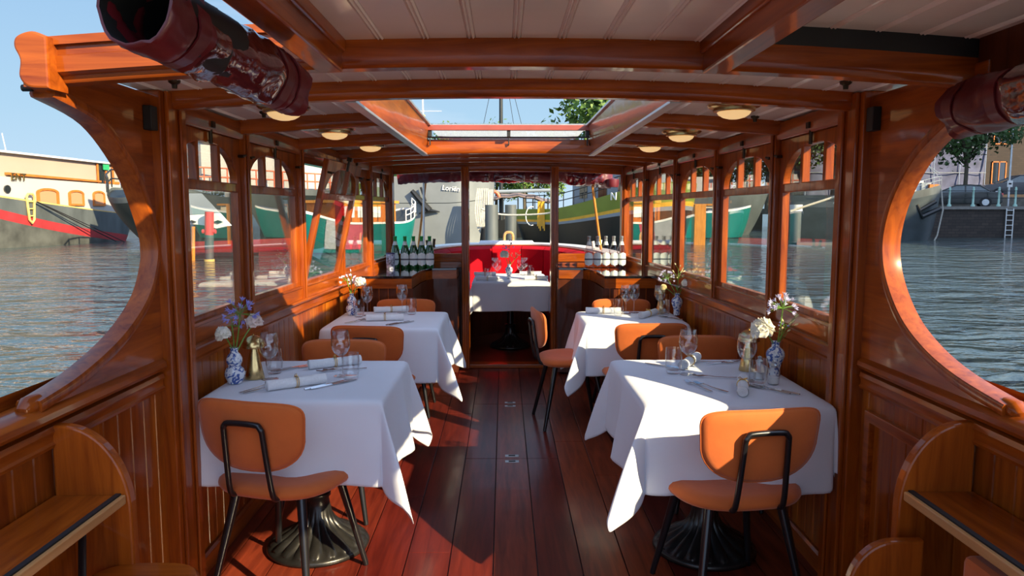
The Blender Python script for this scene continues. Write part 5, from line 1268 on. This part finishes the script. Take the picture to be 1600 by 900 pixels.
# cars
CAR1 = pbr('black_car_paint', (.006, .009, .009), .2, coat=.35, noise_amt=.05); CAR2 = pbr('navy_car_paint', (.006, .010, .018), .2, coat=.35, noise_amt=.05)
TAIL = pbr('red_tail_light', (.65, .015, .02), .2, coat=1); PLATE = pbr('yellow_number_plate', (.72, .50, .04), .5)
def car(label, loc, rz, paint, h=1.43, Lc=4.7, hatch=False):
    t = thing('parked_car', label, 'car', loc, rz, 'cars parked on the quay')
    s_ = Lc / 4.7; k = h / 1.43
    lower = [(-2.35, .35), (-2.33, .75), (-2.2, .98), (-1.3, 1.0), (1.1, .98), (2.1, .82), (2.33, .62), (2.35, .35), (2.2, .22), (-2.2, .22)]
    top_ = [(-2.15 if hatch else -1.75, .98), (-1.75 if hatch else -1.15, 1.36), (-.6, 1.43), (.15, 1.42), (1.15, .98)]
    b = MB(); rows = []
    for y, sc_ in ((-.88, .94), (-.86, 1), (.86, 1), (.88, .94)): rows.append([(x * s_ * sc_, y, .6 + (z * k - .6) * sc_) for x, z in lower])
    b.grid(rows, closed=True); b.add(rows[0], [tuple(range(10))]); b.add(rows[-1], [tuple(range(10))]); b.build('body', paint, t, smooth=True, auto=30)
    b = MB(); rows = []
    for y, sc_ in ((-.80, 0), (-.62, 1), (.62, 1), (.80, 0)):
        rows.append([(x * s_, (y if z > 1 else (.82 if y > 0 else -.82)), z * k) for x, z in top_])
    b.grid([rows[1], rows[2]]); 
    for rr, sg in ((rows[1], -1), (rows[2], 1)):
        base = [(x, sg * .80, .98 * k) for x, _, z in rr]; b.grid([base, rr])
    o = b.build('glasshouse', pbr('car_glass', (.05, .08, .09), .08, coat=.8) if not hatch else MAT['car_glass'], t, smooth=True, auto=30)
    b = MB(); b.box(-1.2 * s_, .2 * s_, -.60, .60, 1.40 * k, 1.45 * k); 
    for sg in (-1, 1):
        for x0, z0, x1, z1 in ((top_[0][0], .98, top_[1][0], 1.38), (-.35, .98, -.35, 1.42), (1.15, .98, .15, 1.42), (top_[1][0], 1.38, -.6, 1.44), (-.6, 1.44, .15, 1.43)):
            b.tube([(x0 * s_, sg * (.81 if z0 < 1 else .63), z0 * k), (x1 * s_, sg * .63, z1 * k)], .035, 6)
    b.build('roof', paint, t)
    for x in (-1.45, 1.42):
        for y in (-.80, .80): b = MB(); b.tube([(x * s_, y - .1, .32), (x * s_, y + .1, .32)], .32, 20); w_ = b.build('wheel', BLKRUB, t, smooth=True); b = MB(); b.tube([(x * s_, y - .11, .32), (x * s_, y + .11, .32)], .19, 12); b.build('rim', ALU, w_, smooth=True)
    for y in (-.62, .62): b = MB(); b.box(-2.37 * s_, -2.2 * s_, y - .17, y + .17, .72 * k, .90 * k); b.build('tail_light', TAIL, t, bevel=.02)
    b = MB(); b.box(-2.38 * s_, -2.3 * s_, -.26, .26, .74 * k, .86 * k); b.build('number_plate', PLATE, t)
c = at(1520, 330, 45); car('black saloon car with red tail lights parked behind the quay railing', (c.x - .75, 45.4, 1.66), PI - R(27), CAR1, h=1.36, Lc=4.5)
c = at(1572, 300, 50); b = MB(); b.box(28, 45.5, 47.6, 58.4, 1.67, 2.35); tag(b.build('raised_roadway', PAVE), 'raised roadway behind the parked saloon on the right bank', 'road')
car('dark blue estate car on the raised road behind the saloon', (c.x + .9, 50.2, 2.35), PI - R(14), CAR2, h=1.5, Lc=4.9, hatch=True)
# buildings
def building(label, x0, x1, y, z1, mat, wins, wmat=ORW, name='brick_building', depth=8, z0=1.3):
    t = thing(name, label, 'building'); b = MB(); b.box(x0, x1, y, y + depth, z0, z1); b.build('wall', mat, t); b = MB(); b.box(x0 - .2, x1 + .2, y - .25, y + depth, z1, z1 + .35); b.build('cornice', STONE, t)
    for x, z, w, h in wins:
        b = MB()
        for a in ((x - w / 2, x - w / 2 + .09, z, z + h), (x + w / 2 - .09, x + w / 2, z, z + h), (x - w / 2, x + w / 2, z, z + .09), (x - w / 2, x + w / 2, z + h - .09, z + h), (x - .035, x + .035, z, z + h)): b.box(a[0], a[1], y - .08, y + .02, a[2], a[3])
        f = b.build('window_frame', wmat, t); b = MB(); b.box(x - w / 2, x + w / 2, y - .03, y - .01, z, z + h); b.build('pane', DWIN, f)
    return t
bw = []
for zi in (3.6, 7.0, 10.4):
    for k in range(7): bw.append((41.5 + 3.1 * k, zi, 1.25, 2.0))
building('dark brown brick building with orange-framed windows on the right bank', 38.5, 66, 62, 15, BB, bw)
t = thing('scaffolded_building', 'building wrapped in blue-grey scaffold netting behind the dark barge bow', 'building')
b = MB(); b.box(24, 38.3, 60, 68, 1.3, 9.5); b.build('wall', BB, t)
NET = pbr('scaffold_netting', (.08, .09, .16), .8, noise_amt=.35, nscale=1.2)
b = MB(); rows = [[(24 + .6 * i, 59.1 + .12 * math.sin(i * 1.3 + j), 1.7 + .9 * j) for i in range(25)] for j in range(9)]; b.grid(rows); b.build('netting', NET, t, smooth=True).modifiers.new('s', 'SOLIDIFY').thickness = .03
b = MB()
for i in range(8): b.tube([(24 + 2.05 * i, 58.9, 1.6), (24 + 2.05 * i, 58.9, 9.6)], .04, 5)
for j in range(4): b.tube([(24, 58.9, 2.5 + 2 * j), (38.4, 58.9, 2.5 + 2 * j)], .04, 5)
b.build('scaffold_tubes', ALU, t)
building('unseen tall brown building added beyond the frame edge to shade the right bank', 46, 60, -8, 19, BB, [(48 + 3 * k, z, 1.3, 2.0) for k in range(4) for z in (3.6, 7, 10.4)], depth=42)  # unseen building, added so that its shadow falls on the quay
t = thing('street_lamp', 'pale grey lamp post with small white sign on the right bank', 'lamp post', (at(1576, 300, 46).x, 46, 1.6))
b = MB(); b.tube([(0, 0, 0), (0, 0, 6.2)], [.07, .045], 10); b.build('pole', ALU, t, smooth=True)
b = MB(); b.box(-.17, .17, -.08, -.06, 1.35, 1.75); b.build('sign', WHITE, t); b = MB(); b.box(-.09, .09, -.085, -.08, 1.5, 1.6); b.build('sign_mark', BLKRUB, t)
b = MB(); b.lathe([(.0, 6.6), (.25, 6.35), (.14, 6.2), (0, 6.15)], 12); b.build('lantern', WHITE, t, smooth=True)
# trees
LEAF = pbr('leaves_mid_green', (.09, .17, .025), .6, noise_amt=.5, nscale=1.3); LEAFD = pbr('leaves_deep_green', (.045, .10, .022), .6, noise_amt=.5, nscale=1.3)
BARK = pbr('tree_bark', (.10, .085, .06), .9, noise_amt=.3, nscale=8)
def tree(seed, h, cr_, mat, n=5200, leaf=.16, trunk=.3, low=.26):
    rn = random.Random(seed); t = thing('leafy_tree', '', 'tree'); b = MB(); b.tube(cr_spline([(0, 0, 0), (.05, .05, h * .35), (-.05, 0, h * .6)], 4), [trunk * (1 - .05 * i) * .5 for i in range(9)], 10)
    blobs = []
    for k in range(22):
        a = rn.uniform(0, 2 * PI); q = rn.uniform(.1, .85); z = h * rn.uniform(low, .9)
        blobs.append((Vector((math.cos(a) * q * cr_, math.sin(a) * q * cr_, z)), cr_ * rn.uniform(.28, .5)))
        if k % 2 == 0: b.tube([(0, 0, h * .4), blobs[-1][0] * .6 + Vector((0, 0, h * .18)), blobs[-1][0]], [trunk * .22, trunk * .15, .02], 6)
    b.build('trunk', BARK, t, smooth=True); f = MB()
    for k in range(n):
        c, r_ = rn.choice(blobs); d = Vector((rn.gauss(0, 1), rn.gauss(0, 1), rn.gauss(0, .8))).normalized(); p = c + d * r_ * rn.uniform(.6, 1.05)
        u = Vector((rn.gauss(0, 1), rn.gauss(0, 1), rn.gauss(0, 1))).normalized(); v = u.cross(d + Vector((.01, 0, .3))).normalized(); s_ = leaf * rn.uniform(.7, 1.5)
        f.add([p - u * s_, p + v * s_ * .6, p + u * s_, p - v * s_ * .6], [(0, 1, 2, 3)])
    me = bpy.data.meshes.new('crown'); me.from_pydata(f.v, [], f.f); me.materials.append(mat); o = bpy.data.objects.new('crown', me); COL.objects.link(o); o.parent = t
    return t
ta, tb, tc_ = tree(1, 7.5, 3.3, LEAF), tree(2, 8.2, 3.8, LEAF), tree(3, 7.4, 3.6, LEAFD, n=7500, leaf=.13, low=.56)
TR = [(ta, at(735, 300, 66), 1.0, 'leafy green tree beyond the grey ship bow, left one in the far middle'), (tb, at(775, 300, 70), 1.0, 'leafy green tree in the far middle behind the tall mast'), (ta, at(820, 300, 66), 1.0, 'leafy green tree in the far middle above the barge canopy'), (tb, at(868, 300, 70), .95, 'leafy green tree behind the grey deckhouse'),
      (tb, at(965, 300, 72), 1.75, 'tall tree whose top shows through the skylight'), (ta, at(508, 300, 70), .72, 'small far tree above the teal boat on the left'), (tb, at(560, 300, 66), .7, 'far tree behind the fourth left window'), (ta, at(600, 300, 64), .8, 'far tree behind the fifth left window'),
      (ta, at(1010, 300, 64), .8, 'far tree behind the fifth right window'), (tb, at(1085, 300, 66), .75, 'far tree behind the third right window'), (ta, at(1140, 300, 64), .85, 'far tree behind the second right window'), 
      (tc_, at(1238, 300, 52), 1.05, 'dark green tree behind the left part of the first right window'), (tc_, at(1300, 300, 54), 1.15, 'dark green tree behind the right part of the first right window'),
      (tc_, at(1506, 300, 48), 1.0, 'dark plane tree on the quay above the parked saloon'), (tc_, at(1200, 300, 56), .9, 'dark green tree between the first and second right windows'), (ta, at(455, 300, 75), .8, 'far tree behind the second left window')]
used_ = set()
for pr, p, sc, lab in TR:
    o = pr if pr.name not in used_ else copy_tree(pr); used_.add(pr.name)
    o.location = (p.x, p.y, 1.25 if p.y > 58 else 1.5); o.scale = (sc,) * 3; o.rotation_euler.z = p.x; o['label'] = lab; o['group'] = 'trees on the banks'
